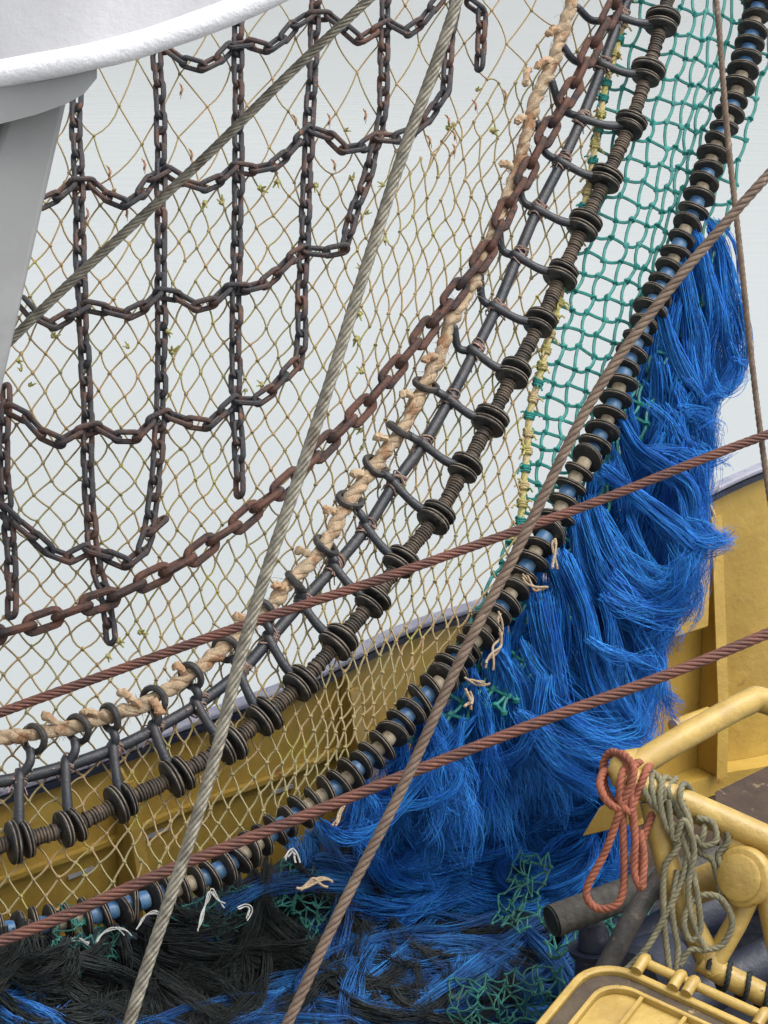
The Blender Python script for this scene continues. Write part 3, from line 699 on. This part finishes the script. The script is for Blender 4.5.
def lock(ctrl, n, w0, w1, npnt=20, friz=.006, endjit=.12):
    """n strands around a guide curve (list of 3D points). w0, w1: spread at root and tip in metres"""
    n = int(n*1.75)
    g = spline(ctrl, .01); g = np.array([tuple(p) for p in g]); m_ = len(g)
    u = np.linspace(0, 1, npnt)
    out = np.zeros((n, npnt, 3))
    sk = RNG.uniform(3, 9, (4, 3)); sp_ = RNG.uniform(0, 6.28, (4, 3)); grp = RNG.integers(0, 4, n); gofs = RNG.normal(0, 1, (4, 3))
    e1 = np.array(RT); e2 = np.array(UP); e3 = np.array(FWD)
    ends = 1-np.abs(RNG.normal(0, endjit, n)); ends = np.clip(ends, .3, 1)
    off = gofs[grp]*.9+RNG.normal(0, .55, (n, 3)); off /= np.maximum(1, np.linalg.norm(off, axis=1, keepdims=True)/1.6)
    starts = RNG.uniform(0, .05, n)
    k1 = RNG.uniform(2, 5, (n, 3)); p1 = RNG.uniform(0, 6.28, (n, 3)); k2 = RNG.uniform(7, 16, (n, 3)); p2 = RNG.uniform(0, 6.28, (n, 3))
    # shared slow waviness makes clumps
    for i_ in range(n):
        uu = starts[i_]+(ends[i_]-starts[i_])*u
        idx = uu*(m_-1); i0 = np.clip(idx.astype(int), 0, m_-2); fr = (idx-i0)[:, None]
        base = g[i0]*(1-fr)+g[i0+1]*fr
        wd = (w0+(w1-w0)*uu)[:, None]
        o_ = off[i_][None, :]*wd*np.array([1, .55, 1])
        fz = friz*(.3+uu)[:, None]*(np.sin(uu[:, None]*k1[i_]*2+p1[i_])*1.3+np.sin(uu[:, None]*k2[i_]+p2[i_])*.32)
        gz = friz*2.2*(.15+uu)[:, None]*np.sin(uu[:, None]*sk[grp[i_]]+sp_[grp[i_]])
        out[i_] = base+o_+fz+gz
    return out
def RB(y): return inside_line(0, y, [(742, 200), (746, 250), (742, 330), (735, 375), (708, 392), (704, 480), (698, 560), (682, 600), (656, 640), (652, 690), (648, 730), (620, 770), (612, 900)])
S = []
random.seed(5)
l3px = [p for p in LINE3 if 205 <= p[1] <= 862]
def at_line(t_):
    i = t_*(len(l3px)-1); k = int(min(i, len(l3px)-2)); f_ = i-k
    return l3px[k][0]*(1-f_)+l3px[k+1][0]*f_, l3px[k][1]*(1-f_)+l3px[k+1][1]*f_
HD = lambda x, y: 8.55-.0024*max(0, 440-x)-(y-760)/264*.75-.12*math.sin(x*.021)-.10*math.sin(y*.035+x*.01)      # surface of the heap
nl = 125
for k in range(nl):
    t_ = (k+random.random())/nl; x0, y0 = at_line(t_)
    x0 += random.uniform(4, 26); y0 += random.uniform(-6, 12)
    yend = y0+random.uniform(230, 420)
    if y0 < 330: yend = y0+random.uniform(140, 340)
    yend = min(yend, 800+random.uniform(-20, 60))
    c_ = []; y = y0; x = x0; drift = random.uniform(.02, .22) if y0 < 560 else random.uniform(-.05, .18)
    wav = random.uniform(6, 24); ph = random.uniform(0, 6.28); wl = random.uniform(50, 95); d0 = random.uniform(.02, .22)
    cpx = []
    while y < yend:
        xx = x+drift*(y-y0)+wav*math.sin((y-y0)/wl+ph)*min(1, (y-y0)/60)
        rb = RB(y)-4-random.random()*5
        if xx > rb: xx = rb-(xx-rb)*.25
        cpx.append((xx, y)); y += 38
    if len(cpx) < 3: continue
    c_ = [P(x_, y_, D(x0, y0)+d0+ (HD(x_, y_)-D(x0, y0)-.1)*max(0, min(1, (y_-y0)/420))**1.5*(.5 if y_ < 700 else .8)) for x_, y_ in cpx]
    S.append(lock(c_, random.randint(28, 70), .008, .030, 20, random.uniform(.009, .018)))
# named locks that shape the outline
def pl(pts_, n, w0, w1, fz=.006, dd=-.02, ej=.12):
    x0, y0 = pts_[0]; c_ = [P(x, y, D(x0, y0)+dd) for x, y in pts_]; S.append(lock(c_, n, w0, w1, 20, fz, ej))
pl([(706, 222), (722, 258), (728, 300), (742, 340), (738, 372), (716, 385)], 60, .012, .022, .009)
pl([(712, 218), (728, 245), (736, 285), (735, 325), (724, 352), (722, 380)], 45, .012, .025, .009)
pl([(695, 232), (708, 275), (718, 320), (712, 350), (706, 400), (700, 430)], 60, .014, .03, .011)
pl([(682, 262), (692, 310), (700, 360), (690, 420), (700, 455), (706, 470)], 80, .014, .035, .011)
pl([(660, 310), (672, 350), (690, 400), (694, 440), (684, 480), (680, 530)], 140, .014, .04, .007)
pl([(620, 420), (640, 450), (668, 470), (690, 490), (698, 530), (726, 540), (734, 532)], 110, .02, .016, .008)
pl([(600, 470), (640, 500), (672, 530), (690, 548), (712, 548), (730, 541)], 100, .02, .012, .008)
pl([(575, 512), (588, 560), (612, 598), (645, 615), (672, 603), (686, 575), (694, 545)], 90, .02, .035, .013)
pl([(590, 500), (604, 540), (628, 575), (655, 590), (680, 580), (690, 555)], 60, .02, .03, .013)
pl([(640, 560), (655, 600), (652, 650), (658, 690), (674, 710), (682, 712)], 110, .03, .018, .008, .1)
pl([(560, 560), (580, 610), (590, 660), (606, 700), (632, 728), (650, 740)], 140, .03, .02, .008)
pl([(540, 600), (548, 650), (560, 700), (580, 740), (612, 760), (630, 765)], 140, .03, .02, .008)
pl([(500, 660), (520, 690), (530, 730), (560, 770), (600, 790), (616, 800)], 140, .03, .03, .009, .1)
pl([(700, 445), (706, 452), (708, 470)], 14, .01, .02, .004)
pl([(688, 560), (694, 590), (688, 618), (680, 630)], 40, .015, .02, .008)
pl([(728, 345), (738, 368), (730, 386), (712, 392), (700, 386)], 28, .010, .012, .006)
pl([(712, 372), (722, 392), (738, 388), (746, 376)], 16, .008, .010, .006)
pl([(690, 440), (700, 462), (716, 462), (730, 450)], 14, .010, .012, .006)
# loose messy strands through the fringe
for k in range(95):
    t_ = random.random(); x0, y0 = at_line(t_*.93); x0 += random.uniform(10, 70); y0 += random.uniform(0, 120)
    if x0 > RB(y0)-12: x0 = RB(y0)-12-random.random()*30
    cpx = [(x0, y0)]; an = random.gauss(1.45, .5); cu = random.gauss(0, .22)
    for q in range(8):
        an += cu*random.uniform(.3, 1.6)+(1.5-an)*.12; x1 = cpx[-1][0]+math.cos(an)*26; y1 = cpx[-1][1]+math.sin(an)*26
        cpx.append((max(min(x1, RB(y1)-3), inside_line(0, y1, LINE3)+14 if y1 < 790 else 0), y1))
    if cpx[-1][1] > 815: continue
    S.append(lock([P(x_, y_, D(x0, y0)+.02+(HD(x_, y_)-D(x0, y0)-.1)*max(0, min(1, (y_-y0)/420))**1.5*.5) for x_, y_ in cpx], 22, .012, .026, 20, .013, .2))
# wisps
tag(fibre_obj('fuzz', HAIR, .0011, M_cream, None, None, cr), kind='stuff')
for (a1, b1) in [((704, 425), (722, 432)), ((700, 455), (730, 470)), ((690, 520), (735, 548)), ((735, 360), (748, 372)), ((680, 600), (700, 606)), ((706, 400), (726, 392))]:
    pl([a1, ((a1[0]+b1[0])/2, (a1[1]+b1[1])/2-6), b1], 7, .012, .012, .004)
fr = fibre_obj('blue_fringe', np.concatenate(S), .0014, M_blue, 'bright blue plastic fibre fringe hanging in long locks from the disc line', 'chafing fringe')

# heap on the deck
def heap_top(x): return inside_line(0, x, [(937, -200), (937, 60), (918, 140), (890, 215), (868, 270), (822, 330), (790, 380), (770, 430), (758, 600), (800, 622), (880, 640), (930, 690), (960, 760)])
hb = MB(); nx, ny = 110, 50; vs = []
for i in range(nx):
    x = -80+i*7.6
    yt = heap_top(x)
    for j in range(ny):
        if j == 0:
            p = P(x, yt, HD(x, yt)+.12); p = Vector((p.x, p.y+.5, 0.01))
        else:
            y = yt+(1130-yt)*((j-1)/(ny-2)); n1_ = mnoise.noise(Vector((x*.03, y*.03, 1)))*.12+mnoise.noise(Vector((x*.09, y*.09, 4)))*.03
            edge = .12*max(0, 1-(j-1)/5)
            p = P(x, y, HD(x, y)+.07+n1_+edge)
        vs.append(p)
hb.add(vs, [(i*ny+j, i*ny+j+1, (i+1)*ny+j+1, (i+1)*ny+j) for i in range(nx-1) for j in range(ny-1)])
o = obj('net_heap', hb, M_heap); tag(o, 'dark wet mass of bunched netting lying on the deck under the fringe', 'net heap', None, 'stuff')
def heap_locks(n, xr, yr, inside, cnt_, w, L, wig, lift=(0, .05), dirf=None, ylim=None):
    out = []; tries = 0
    while len(out) < n and tries < n*20:
        tries += 1
        x = random.uniform(*xr); y = random.uniform(*yr)
        if not inside(x, y): continue
        ang = dirf(x, y) + random.gauss(0, .45); curl = random.gauss(0, wig); l_ = random.uniform(*L); lf = random.uniform(*lift)
        c_ = []; q = random.uniform(0, 6)
        for s_ in range(7):
            c_.append((x, y)); ang += curl; x += math.cos(ang)*l_/6; y += math.sin(ang)*l_/6*.8
        if any(b_ < heap_top(a_)-6 or (ylim and b_ > ylim) or a_ > 640 or (a_ > 590 and b_ > 880) for a_, b_ in c_[1:]): continue
        cc = [P(a_, b_, HD(a_, b_)-lf-.035*math.sin(PI*k_/6)+mnoise.noise(Vector((a_*.03, b_*.03, 1)))*.05) for k_, (a_, b_) in enumerate(c_)]
        out.append(lock(cc, cnt_, w*.8, w*1.2, 16, .007, .1))
    return np.concatenate(out)
random.seed(9)
flow = lambda x, y: .9+1.6*mnoise.noise(Vector((x*.008, y*.010, 2)))
S1 = heap_locks(170, (385, 620), (735, 905), lambda x, y: y > 1150-x*.95 and y > heap_top(x), 46, .018, (90, 230), .32, (0, .20), flow, 915)
S1b = heap_locks(60, (440, 600), (740, 860), lambda x, y: True, 50, .014, (80, 190), .5, (.10, .26), lambda x, y: random.uniform(0, 6.28), 900)
fibre_obj('blue_fibre_heap', np.concatenate([S1, S1b]), .0014, M_blue, 'bright blue fibres heaped in swirls on the deck under the hanging fringe', 'fibre heap')
S2 = heap_locks(115, (240, 590), (880, 1040), lambda x, y: y > 1240-x*.85 and not (590 < x < 700 and y < 900) and mnoise.noise(Vector((x*.012, y*.022, 8))) > -.18, 50, .018, (90, 260), .16, (0, .11), lambda x, y: -.25+.5*mnoise.noise(Vector((x*.01, y*.01, 6)))+(PI if random.random() < .5 else 0))
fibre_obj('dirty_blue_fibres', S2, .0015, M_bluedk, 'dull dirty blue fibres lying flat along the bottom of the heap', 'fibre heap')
S3 = heap_locks(210, (-30, 420), (855, 1040), lambda x, y: y < 1300-x*.7, 34, .020, (50, 170), .28, (0, .13), lambda x, y: 1.4+1.5*mnoise.noise(Vector((x*.01, y*.01, 6))))
fibre_obj('black_fibre_tangle', S3, .0018, M_black, 'black and dark green tangle of old net and fibres under the left of the disc line', 'net tangle')
S5 = heap_locks(45, (330, 600), (915, 1045), lambda x, y: True, 26, .02, (50, 160), .3, (.0, .10), lambda x, y: 3*mnoise.noise(Vector((x*.01, y*.01, 3))))
fibre_obj('black_fibre_tangle', S5, .0017, M_black, 'black fibres and twine strewn across the bottom centre between dull blue strands', 'net tangle')
S6 = heap_locks(22, (285, 390), (820, 875), lambda x, y: True, 34, .02, (50, 110), .2, (.02, .10), lambda x, y: .6)
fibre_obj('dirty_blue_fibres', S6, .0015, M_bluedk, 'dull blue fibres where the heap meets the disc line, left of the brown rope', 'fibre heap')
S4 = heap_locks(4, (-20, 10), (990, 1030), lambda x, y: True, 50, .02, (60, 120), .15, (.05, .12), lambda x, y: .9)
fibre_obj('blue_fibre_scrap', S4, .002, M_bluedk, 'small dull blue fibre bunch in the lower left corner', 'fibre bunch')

# green net scraps in the heap
def scrap(px, w_, h_, nx_, ny_, label, rot=0, r=.0040, lift=.12, cell=None, m=M_greenold):
    nx_ = int(nx_*1.6); ny_ = int(ny_*1.5); r *= .8
    mb = MB(); pp = {}
    for i in range(nx_):
        for j in range(ny_):
            u = (i/(nx_-1)-.5)*w_; v = (j/(ny_-1)-.5)*h_
            u += 15*mnoise.noise(Vector((i*.6+px[0], j*.6, 1))); v += 14*mnoise.noise(Vector((i*.6, j*.6+px[1], 5)))+(3 if (i+j) % 2 else -3)
            x = px[0]+u*math.cos(rot)-v*math.sin(rot); y = px[1]+u*math.sin(rot)+v*math.cos(rot)
            pp[(i, j)] = P(x, y, HD(x, y)-lift-.04*mnoise.noise(Vector((x*.05, y*.05, 7))))
    for (i, j), p in pp.items():
        mb.blob(p, r*2.0, .5)
        for q in (pp.get((i+1, j)), pp.get((i, j+1))):
            if q: mb.tube(sag(p, q, 0, 3, .008), r, 5, caps=False)
    o = obj('net_scrap', mb, m); tag(o, label, 'net', 'green net scraps in the heap'); return o
scrap((300, 905), 60, 70, 6, 7, 'green net scrap in the dark tangle left of the brown rope', .3)
scrap((522, 893), 34, 75, 4, 7, 'narrow upright green net scrap between the blue fibres and the grey hose', .35, lift=.34)
scrap((508, 1000), 110, 50, 9, 5, 'green net scrap beside the yellow lid at the bottom edge', -.15, lift=.2)
scrap((600, 925), 110, 50, 9, 5, 'bunched green net scrap under the grey hose', -.2, r=.005, lift=.5)
scrap((90, 940), 70, 60, 6, 6, 'dark-soaked green net scrap in the lower left tangle', .1, r=.003, lift=.10)
scrap((470, 730), 60, 70, 6, 7, 'green net scrap under the disc line above the lower red wire', .6, lift=.55)
scrap((215, 905), 80, 50, 7, 5, 'small-meshed green net scrap below the thick grey wire', .2, r=.003, lift=.14)

# twine ends under the disc line
random.seed(31)
def twine(px, label, mat=M_wtwine, r=.0038, off=-.06, cat='twine', grp='loose twine ends under the disc line'):
    mb = MB(); pp = spline([G(x, y, off) for x, y in px], .008); 
    for k_ in range(3):
        ph_ = random.random()*6; mb.tube([p_+Vector((math.sin(i_*.35+ph_+k_), math.cos(i_*.3+ph_), math.sin(i_*.41+ph_*2)))*r*(.9+i_*.03) for i_, p_ in enumerate(pp[:len(pp)-random.randint(0, 2)])], r*.5, 6)
    o = obj('twine_end', mb, mat); tag(o, label, cat, grp)
twine([(59, 960), (62, 948), (70, 940), (80, 939), (90, 944)], 'white twine curl nearest the lower left corner')
twine([(96, 943), (103, 933), (113, 928), (122, 930), (130, 937)], 'arched white twine end left of the thick grey wire')
twine([(136, 930), (145, 915), (158, 912), (165, 920)], 'white twine loop just left of the thick grey wire')
twine([(197, 930), (203, 914), (208, 900), (210, 890), (216, 898), (226, 906)], 'white twine hanging just right of the thick grey wire')
twine([(238, 908), (246, 905), (251, 909), (247, 920)], 'white twine hook right of the grey wire by the dark tangle', r=.004)
twine([(286, 858), (292, 850), (298, 862)], 'bright white twine knot under the lower red wire', r=.006)
twine([(334, 825), (342, 808), (350, 800)], 'tan twine stub under the lower red wire', M_cream, .007)
twine([(555, 540), (553, 556), (556, 570)], 'tan twine stub beside the blue fringe below the upper red wire', M_cream, .008)
twine([(524, 575), (536, 588), (545, 590)], 'tan twine stub poking right from the disc line', M_cream, .008)
twine([(500, 612), (499, 640), (488, 668)], 'long cream twine end dangling under the disc line', M_cream, .008)
twine([(466, 679), (478, 684), (490, 682)], 'short cream twine end by the blue knot', M_cream, .008)
twine([(468, 690), (470, 700), (466, 712)], 'cream twine nub hanging below the brown rope', M_cream, .010)
twine([(330, 884), (315, 880), (300, 888)], 'pale tan twine lying in the tangle left of the brown rope', M_cream, .009, -.1)

# ------------------------------------------------------------------ wire ropes across the view
def wire(name, px, dep, r, mat, label, lobes=6, lay=None, per=6, cat='wire rope'):
    c_ = [P(x, y, dep[0]+(dep[1]-dep[0])*k/(len(px)-1)) for k, (x, y) in enumerate(px)]
    pp = spline(c_, r*.32); sd_ = random.random()*50; pp = [p_+Vector((mnoise.noise(p_*1.7+Vector((sd_, 0, 0))), 0, mnoise.noise(p_*1.7+Vector((0, sd_, 0)))))*.012 for p_ in pp]; mb = MB(); mb.rope(pp, r, lobes, lay, per); o = obj(name, mb, mat); tag(o, label, cat); return o
wire('wire_rope', [(430, -62), (370, -2), (280, 84), (160, 200), (20, 334), (-60, 408)], (6.4, 6.2), .0130, M_wire, 'grey wire rope slanting from the top edge down behind the white post')
wire('wire_rope', [(463, -40), (455, 0), (400, 165), (345, 330), (300, 470), (245, 640), (210, 770), (165, 915), (120, 1060)], (6.5, 5.9), .0160, M_wire, 'thick grey wire rope running steeply from top centre to bottom left')
wire('wire_rope', [(-60, 737), (0, 714), (200, 640), (400, 572), (560, 514), (768, 436), (860, 402)], (6.3, 7.0), .0135, M_redwire, 'rust-red wire rope crossing the middle of the picture, upper of the two')
wire('wire_rope', [(-60, 962), (0, 940), (200, 858), (400, 776), (600, 700), (768, 633), (860, 598)], (6.3, 6.9), .0158, M_redwire, 'rust-red wire rope crossing the lower picture, lower of the two')
wire('brown_rope', [(860, 85), (768, 176), (670, 290), (590, 400), (525, 530), (470, 640), (410, 770), (345, 900), (270, 1060)], (6.6, 6.0), .0142, M_brown, 'brown rope curving from the right edge down across the discs to the bottom', 4, .11, 6, 'rope')
wire('thin_rope', [(712, -30), (720, 40), (735, 200), (750, 340), (768, 480), (790, 620)], (7.0, 6.9), .0092, M_brown, 'thin brown rope hanging nearly upright at the right edge', 3, .06, 6, 'rope')

# ------------------------------------------------------------------ yellow tubular frame, lower right
FD = 6.5
def Q(x, y, d=0): return P(x, y, FD+d)
fx = thing('guard_frame', Q(715, 1080), 'cream-yellow tubular steel guard frame with a round boss, ropes hung over its corner', 'frame')
mb = MB(); mb.tube(spline([Q(626, 773), Q(660, 751, .1), Q(700, 728, .2), Q(745, 704, .3), Q(768, 702, .34), Q(860, 742, .38)], .015), .038, 20); obj('top_rail', mb, M_yel2, fx)
mb = MB(); mb.tube(spline([Q(640, 762, .08), Q(624, 766, .02), Q(626, 778, -.01), Q(660, 793), Q(720, 819), Q(790, 850), Q(860, 880)], .015), .041, 20); obj('side_rail', mb, M_yel2, fx)
mb = MB(); mb.tube(spline([Q(652, 800), Q(664, 850), Q(682, 905), Q(716, 972)], .02), .036, 18); obj('leg', mb, M_yel2, fx)
mb = MB(); mb.tube([Q(752, 890), Q(735, 925), Q(708, 972)], .032, 18); obj('leg', mb, M_yel2, fx)
mb = MB(); mb.tube([Q(768, 895), Q(780, 950), Q(800, 1060)], .036, 18); obj('leg', mb, M_yel2, fx)
mb = MB(); mb.tube([Q(700, 960), Q(730, 978), Q(790, 1008), Q(860, 1040)], .034, 18); obj('foot_rail', mb, M_yel2, fx)
mb = MB(); mb.prism([Q(716, 822, -.02), Q(800, 858, -.02), Q(800, 905, -.02), Q(765, 905, -.02), Q(748, 880, -.02), Q(728, 852, -.02)], FWD*.045); obj('gusset', mb, M_yel2, fx, bevel=.006)
ax = (Q(738, 877, -.06)-Q(760, 872, .06)).normalized()
c_ = Q(742, 877, -.05)
mb = MB(); mb.lathe([(-.16, .06), (-.10, .066), (-.03, .070), (-.022, .084), (.0, .086), (.010, .082), (.014, .076), (.014, .01)], c_, ax, 36); bs = obj('boss', mb, M_yel2, fx)
mb = MB(); mb.lathe([(.015, .01), (.016, .064), (.024, .066), (.030, .058), (.031, .01)], c_, ax, 36); obj('boss_cap', mb, M_yel2, bs)
mb = MB(); mb.tube([Q(680, 893, .3), Q(730, 873, .18)], .052, 20); obj('cross_pipe', mb, M_yel2, fx)
mb = MB(); mb.prism([Q(583, 836, .5), Q(600, 808, .45), Q(642, 782, .4), Q(660, 786, .4), Q(652, 812, .4), Q(630, 825, .45)], FWD*.012); o = obj('corner_plate', mb, M_yel, fx, bevel=.002)
mb = MB(); pp = [Q(706+k*1.3, 967+k*.66, 0)+UP*.043*math.sin(k*.42)-FWD*.043*math.cos(k*.42) for k in range(72)]
mb.rope(spline(pp, .006), .008, 3, lay=.05, per=4); o = obj('lashing_rope', mb, M_black); tag(o, 'dark rope wound round the foot rail of the yellow frame', 'rope')

def coil(name, loops, r, mat, label, lay=.05):
    t = thing(name, Q(*loops[0][0][:2]), label, 'rope'); first = True
    for L_ in loops:
        pp = spline([Q(*q) for q in L_], .005); mb = MB(); mb.rope(pp, r, 3, lay=lay, per=6, depth=.2); obj('strand_loop', mb, mat, t)
    return t
coil('red_rope', [
 [(615, 775, .06), (604, 772, .0), (600, 785, -.05), (606, 800, -.06), (618, 808, -.06), (626, 800, -.055), (632, 785, -.05), (626, 762, -.03), (612, 752, .03), (603, 765, .05), (606, 790, .02), (615, 805, -.02)],
 [(612, 755, .05), (624, 755, -.03), (634, 772, -.06), (622, 805, -.06), (606, 850, -.05), (588, 885, -.05), (588, 900, -.05), (600, 909, -.05), (618, 903, -.05), (624, 880, -.05), (623, 830, -.05), (622, 800, -.055), (624, 785, -.055)],
 [(636, 768, .04), (630, 762, .0), (622, 775, -.05), (620, 800, -.06), (630, 812, -.06), (636, 796, -.05), (646, 772, -.04), (650, 765, .03)],
 [(646, 764, .04), (636, 764, -.02), (630, 785, -.055), (634, 830, -.05), (637, 870, -.05), (640, 888, -.05), (643, 880, -.05), (641, 850, -.05), (646, 830, -.04), (652, 815, -.03), (650, 800, .02)],
 [(632, 800, -.05), (635, 840, -.06), (634, 868, -.06), (640, 885, -.07), (644, 860, -.06), (640, 830, -.05)]],
 .0115, M_redrope, 'faded red rope looped over the corner of the yellow frame, hanging in a long bight')
coil('grey_rope', [
 [(650, 782, .05), (640, 772, -.01), (644, 790, -.05), (654, 806, -.05), (664, 800, -.04), (660, 780, -.03), (650, 770, .02)],
 [(664, 782, .04), (652, 776, -.02), (654, 800, -.055), (668, 822, -.055), (684, 826, -.05), (676, 808, -.04), (668, 790, -.03), (676, 778, .03)],
 [(676, 786, .04), (664, 778, -.02), (660, 800, -.06), (666, 826, -.06), (680, 842, -.05), (690, 826, -.04), (684, 800, -.03)],
 [(694, 795, .04), (684, 784, -.03), (680, 800, -.06), (690, 824, -.06), (688, 850, -.05), (682, 880, -.05), (668, 910, -.05), (645, 950, -.06), (610, 985, -.06)],
 [(690, 820, -.05), (676, 850, -.05), (664, 870, -.05), (664, 920, -.05), (668, 960, -.05), (672, 985, -.05), (678, 950, -.05), (672, 910, -.05), (678, 870, -.04)],
 [(680, 830, -.05), (690, 860, -.055), (698, 900, -.06), (700, 930, -.06), (690, 940, -.06), (684, 920, -.06), (696, 898, -.055), (716, 896, -.055), (728, 908, -.055), (732, 925, -.055), (722, 945, -.055), (704, 950, -.055), (690, 950, -.055), (680, 965, -.05)],
 [(700, 800, .03), (704, 830, -.045), (698, 850, -.04), (712, 860, -.03), (718, 880, -.03), (722, 900, -.04), (728, 910, -.045)],
 [(696, 818, -.045), (712, 822, -.045), (716, 840, -.045), (704, 846, -.05), (694, 836, -.05)],
 [(668, 800, -.06), (674, 840, -.065), (684, 820, -.07), (694, 850, -.06), (688, 890, -.06), (694, 925, -.06), (706, 950, -.06)],
 [(722, 820, -.02), (728, 840, -.03), (718, 856, -.03), (724, 870, -.04)]],
 .0095, M_grope, 'grey-green rope coils hung on the side rail of the yellow frame beside the red rope')

# ------------------------------------------------------------------ hoses, bollard, machinery
hz = thing('rubber_hose', Q(610, 905, .6), 'thick grey rubber pipe end poking left out of the machinery behind the red rope', 'pipe')
pp = [Q(553, 921, .55), Q(610, 900, .62), Q(670, 878, .7), Q(740, 856, .85)]
mb = MB(); seg = spline(pp, .008); mb.tube(seg, .058, 24, rfun=lambda i, a: .050+(.0012 if i % 4 < 2 else 0)); obj('hose_body', mb, M_hose, hz)
T_ = (seg[0]-seg[3]).normalized()
mb = MB(); mb.lathe([(-.004, .042), (.004, .049), (.008, .047), (.008, .046), (.004, .044)], seg[0], T_, 28); obj('hose_mouth', mb, M_black, hz)
mb = MB(); mb.tube(spline([Q(668, 870, .35), Q(640, 905, .32), Q(608, 965, .2), Q(580, 1020, .1)], .02), .032, 16); o = obj('rubber_hose', mb, M_rubber); tag(o, 'black rubber hose slanting down behind the grey rope to the yellow lid', 'hose')
bo = thing('bollard', Q(592, 985, .75), 'small navy blue capped bollard post standing below the grey pipe end', 'bollard')
c0 = Q(592, 1010, .75)
mb = MB(); mb.lathe([(0, .09), (.02, .09), (.03, .06), (.18, .055), (.19, .075), (.21, .08)], c0, (0, 0, 1), 20); obj('post', mb, M_navy, bo)
mb = MB(); mb.lathe([(.213, .05), (.26, .048), (.29, .034), (.30, .01)], c0, (0, 0, 1), 20); obj('cap', mb, M_navy, bo)
wm = thing('deck_winch', Q(700, 960, .9), 'dark navy deck winch frame with beams and rounded housing behind the yellow frame', 'winch')
mb = MB(); mb.tube(spline([Q(610, 968, .7), Q(680, 925, .8), Q(760, 888, .9), Q(860, 850, 1)], .03), .075, 16); obj('beam', mb, M_navy, wm)
mb = MB(); mb.tube(spline([Q(640, 1030, .6), Q(720, 985, .7), Q(800, 945, .8), Q(880, 915, .9)], .03), .07, 16); obj('beam', mb, M_navy, wm)
mb = MB(); mb.prism([Q(628, 985, 1.0), Q(655, 930, 1.05), Q(900, 850, 1.1), Q(900, 1120, 1.0), Q(600, 1120, .9)], FWD*.5); obj('housing', mb, M_navy, wm, bevel=.03)
mb = MB(); mb.lathe([(0, .10), (.02, .12), (.20, .12), (.22, .10)], Q(630, 985, .55), (Q(660, 970, .7)-Q(630, 985, .55)), 24); obj('drum', mb, M_navy, wm)
mb = MB(); mb.prism([Q(715, 792, 2.6), Q(768, 766, 2.9), Q(900, 740, 3.0), Q(900, 860, 2.4), Q(720, 850, 2.2)], Vector((0, 0, -.15))); o = obj('hatch_cover', mb, M_deck); tag(o, 'dark brown hatch cover lying on the deck behind the yellow frame', 'hatch cover')

# ------------------------------------------------------------------ yellow lid, bottom edge
ld = thing('box_lid', Q(650, 1100, -.1), 'cream-yellow ribbed lid with a brown gasket and hinge bar at the bottom edge', 'lid')
O_ = Q(618, 966, -.05)                        # far corner region of the lid, its plane leans to the viewer
ex = (Q(752, 1027, -.22)-Q(618, 966, -.05)).normalized(); ey = (Q(558, 1024, -.26)-Q(618, 966, -.05)).normalized(); ey = (ey-ex*ey.dot(ex)).normalized(); ez = ex.cross(ey); ez = ez if ez.z > 0 else -ez
def LP(u, v, h=0): return O_+ex*u+ey*v+ez*h
def rrect(u0, v0, u1, v1, r, h, n=8):
    out = []
    for (cu, cv, a0) in ((u1-r, v1-r, 0), (u0+r, v1-r, 90), (u0+r, v0+r, 180), (u1-r, v0+r, 270)):
        for k in range(n+1):
            a_ = math.radians(a0+90*k/n); out.append(LP(cu+r*math.cos(a_), cv+r*math.sin(a_), h))
    return out
def ringplate(mb, A, B, A2, B2):
    n = len(A); vs = A+B+B2+A2
    mb.add(vs, [(s_*n+k, s_*n+(k+1) % n, ((s_+1) % 4)*n+(k+1) % n, ((s_+1) % 4)*n+k) for s_ in range(4) for k in range(n)])
U0, V0, U1, V1 = -.075, 0, .62, .62
mb = MB(); ringplate(mb, rrect(U0, V0, U1, V1, .13, .012), rrect(U0+.022, V0+.022, U1-.022, V1-.022, .11, .012), rrect(U0, V0, U1, V1, .13, -.05), rrect(U0+.022, V0+.022, U1-.022, V1-.022, .11, -.05)); obj('outer_rim', mb, M_yel2, ld, bevel=.005)
mb = MB(); mb.prism(rrect(U0+.023, V0+.023, U1-.023, V1-.023, .11, -.03), ez*.025); obj('gasket', mb, M_lidbrown, ld)
mb = MB(); ringplate(mb, rrect(U0+.075, V0+.075, U1-.075, V1-.075, .09, .022), rrect(U0+.088, V0+.088, U1-.088, V1-.088, .08, .022), rrect(U0+.075, V0+.075, U1-.075, V1-.075, .09, -.004), rrect(U0+.088, V0+.088, U1-.088, V1-.088, .08, -.004)); obj('inner_rim', mb, M_yel2, ld, bevel=.003)
mb = MB(); mb.prism(rrect(U0+.089, V0+.089, U1-.089, V1-.089, .08, -.003), ez*.004); obj('panel', mb, M_yel2, ld)
for u in (.11, .24, .37):
    mb = MB(); mb.prism([LP(u, V0+.089, .002), LP(u+.012, V0+.089, .002), LP(u+.012, V1-.089, .002), LP(u, V1-.089, .002)], ez*.018); obj('rib', mb, M_yel2, ld, bevel=.002)
hb_ = MB(); hb_.tube([LP(.06, -.035, .02), LP(.50, -.035, .02)], .014, 12); hg = obj('hinge_bar', hb_, M_yel2, ld)
for u in (.06, .17, .21, .42, .48):
    mb = MB(); mb.tube(spline([LP(u, -.055, .0), LP(u, -.035, .032), LP(u, .012, .022)], .006), .017, 10); obj('lug', mb, M_yel2, hg)
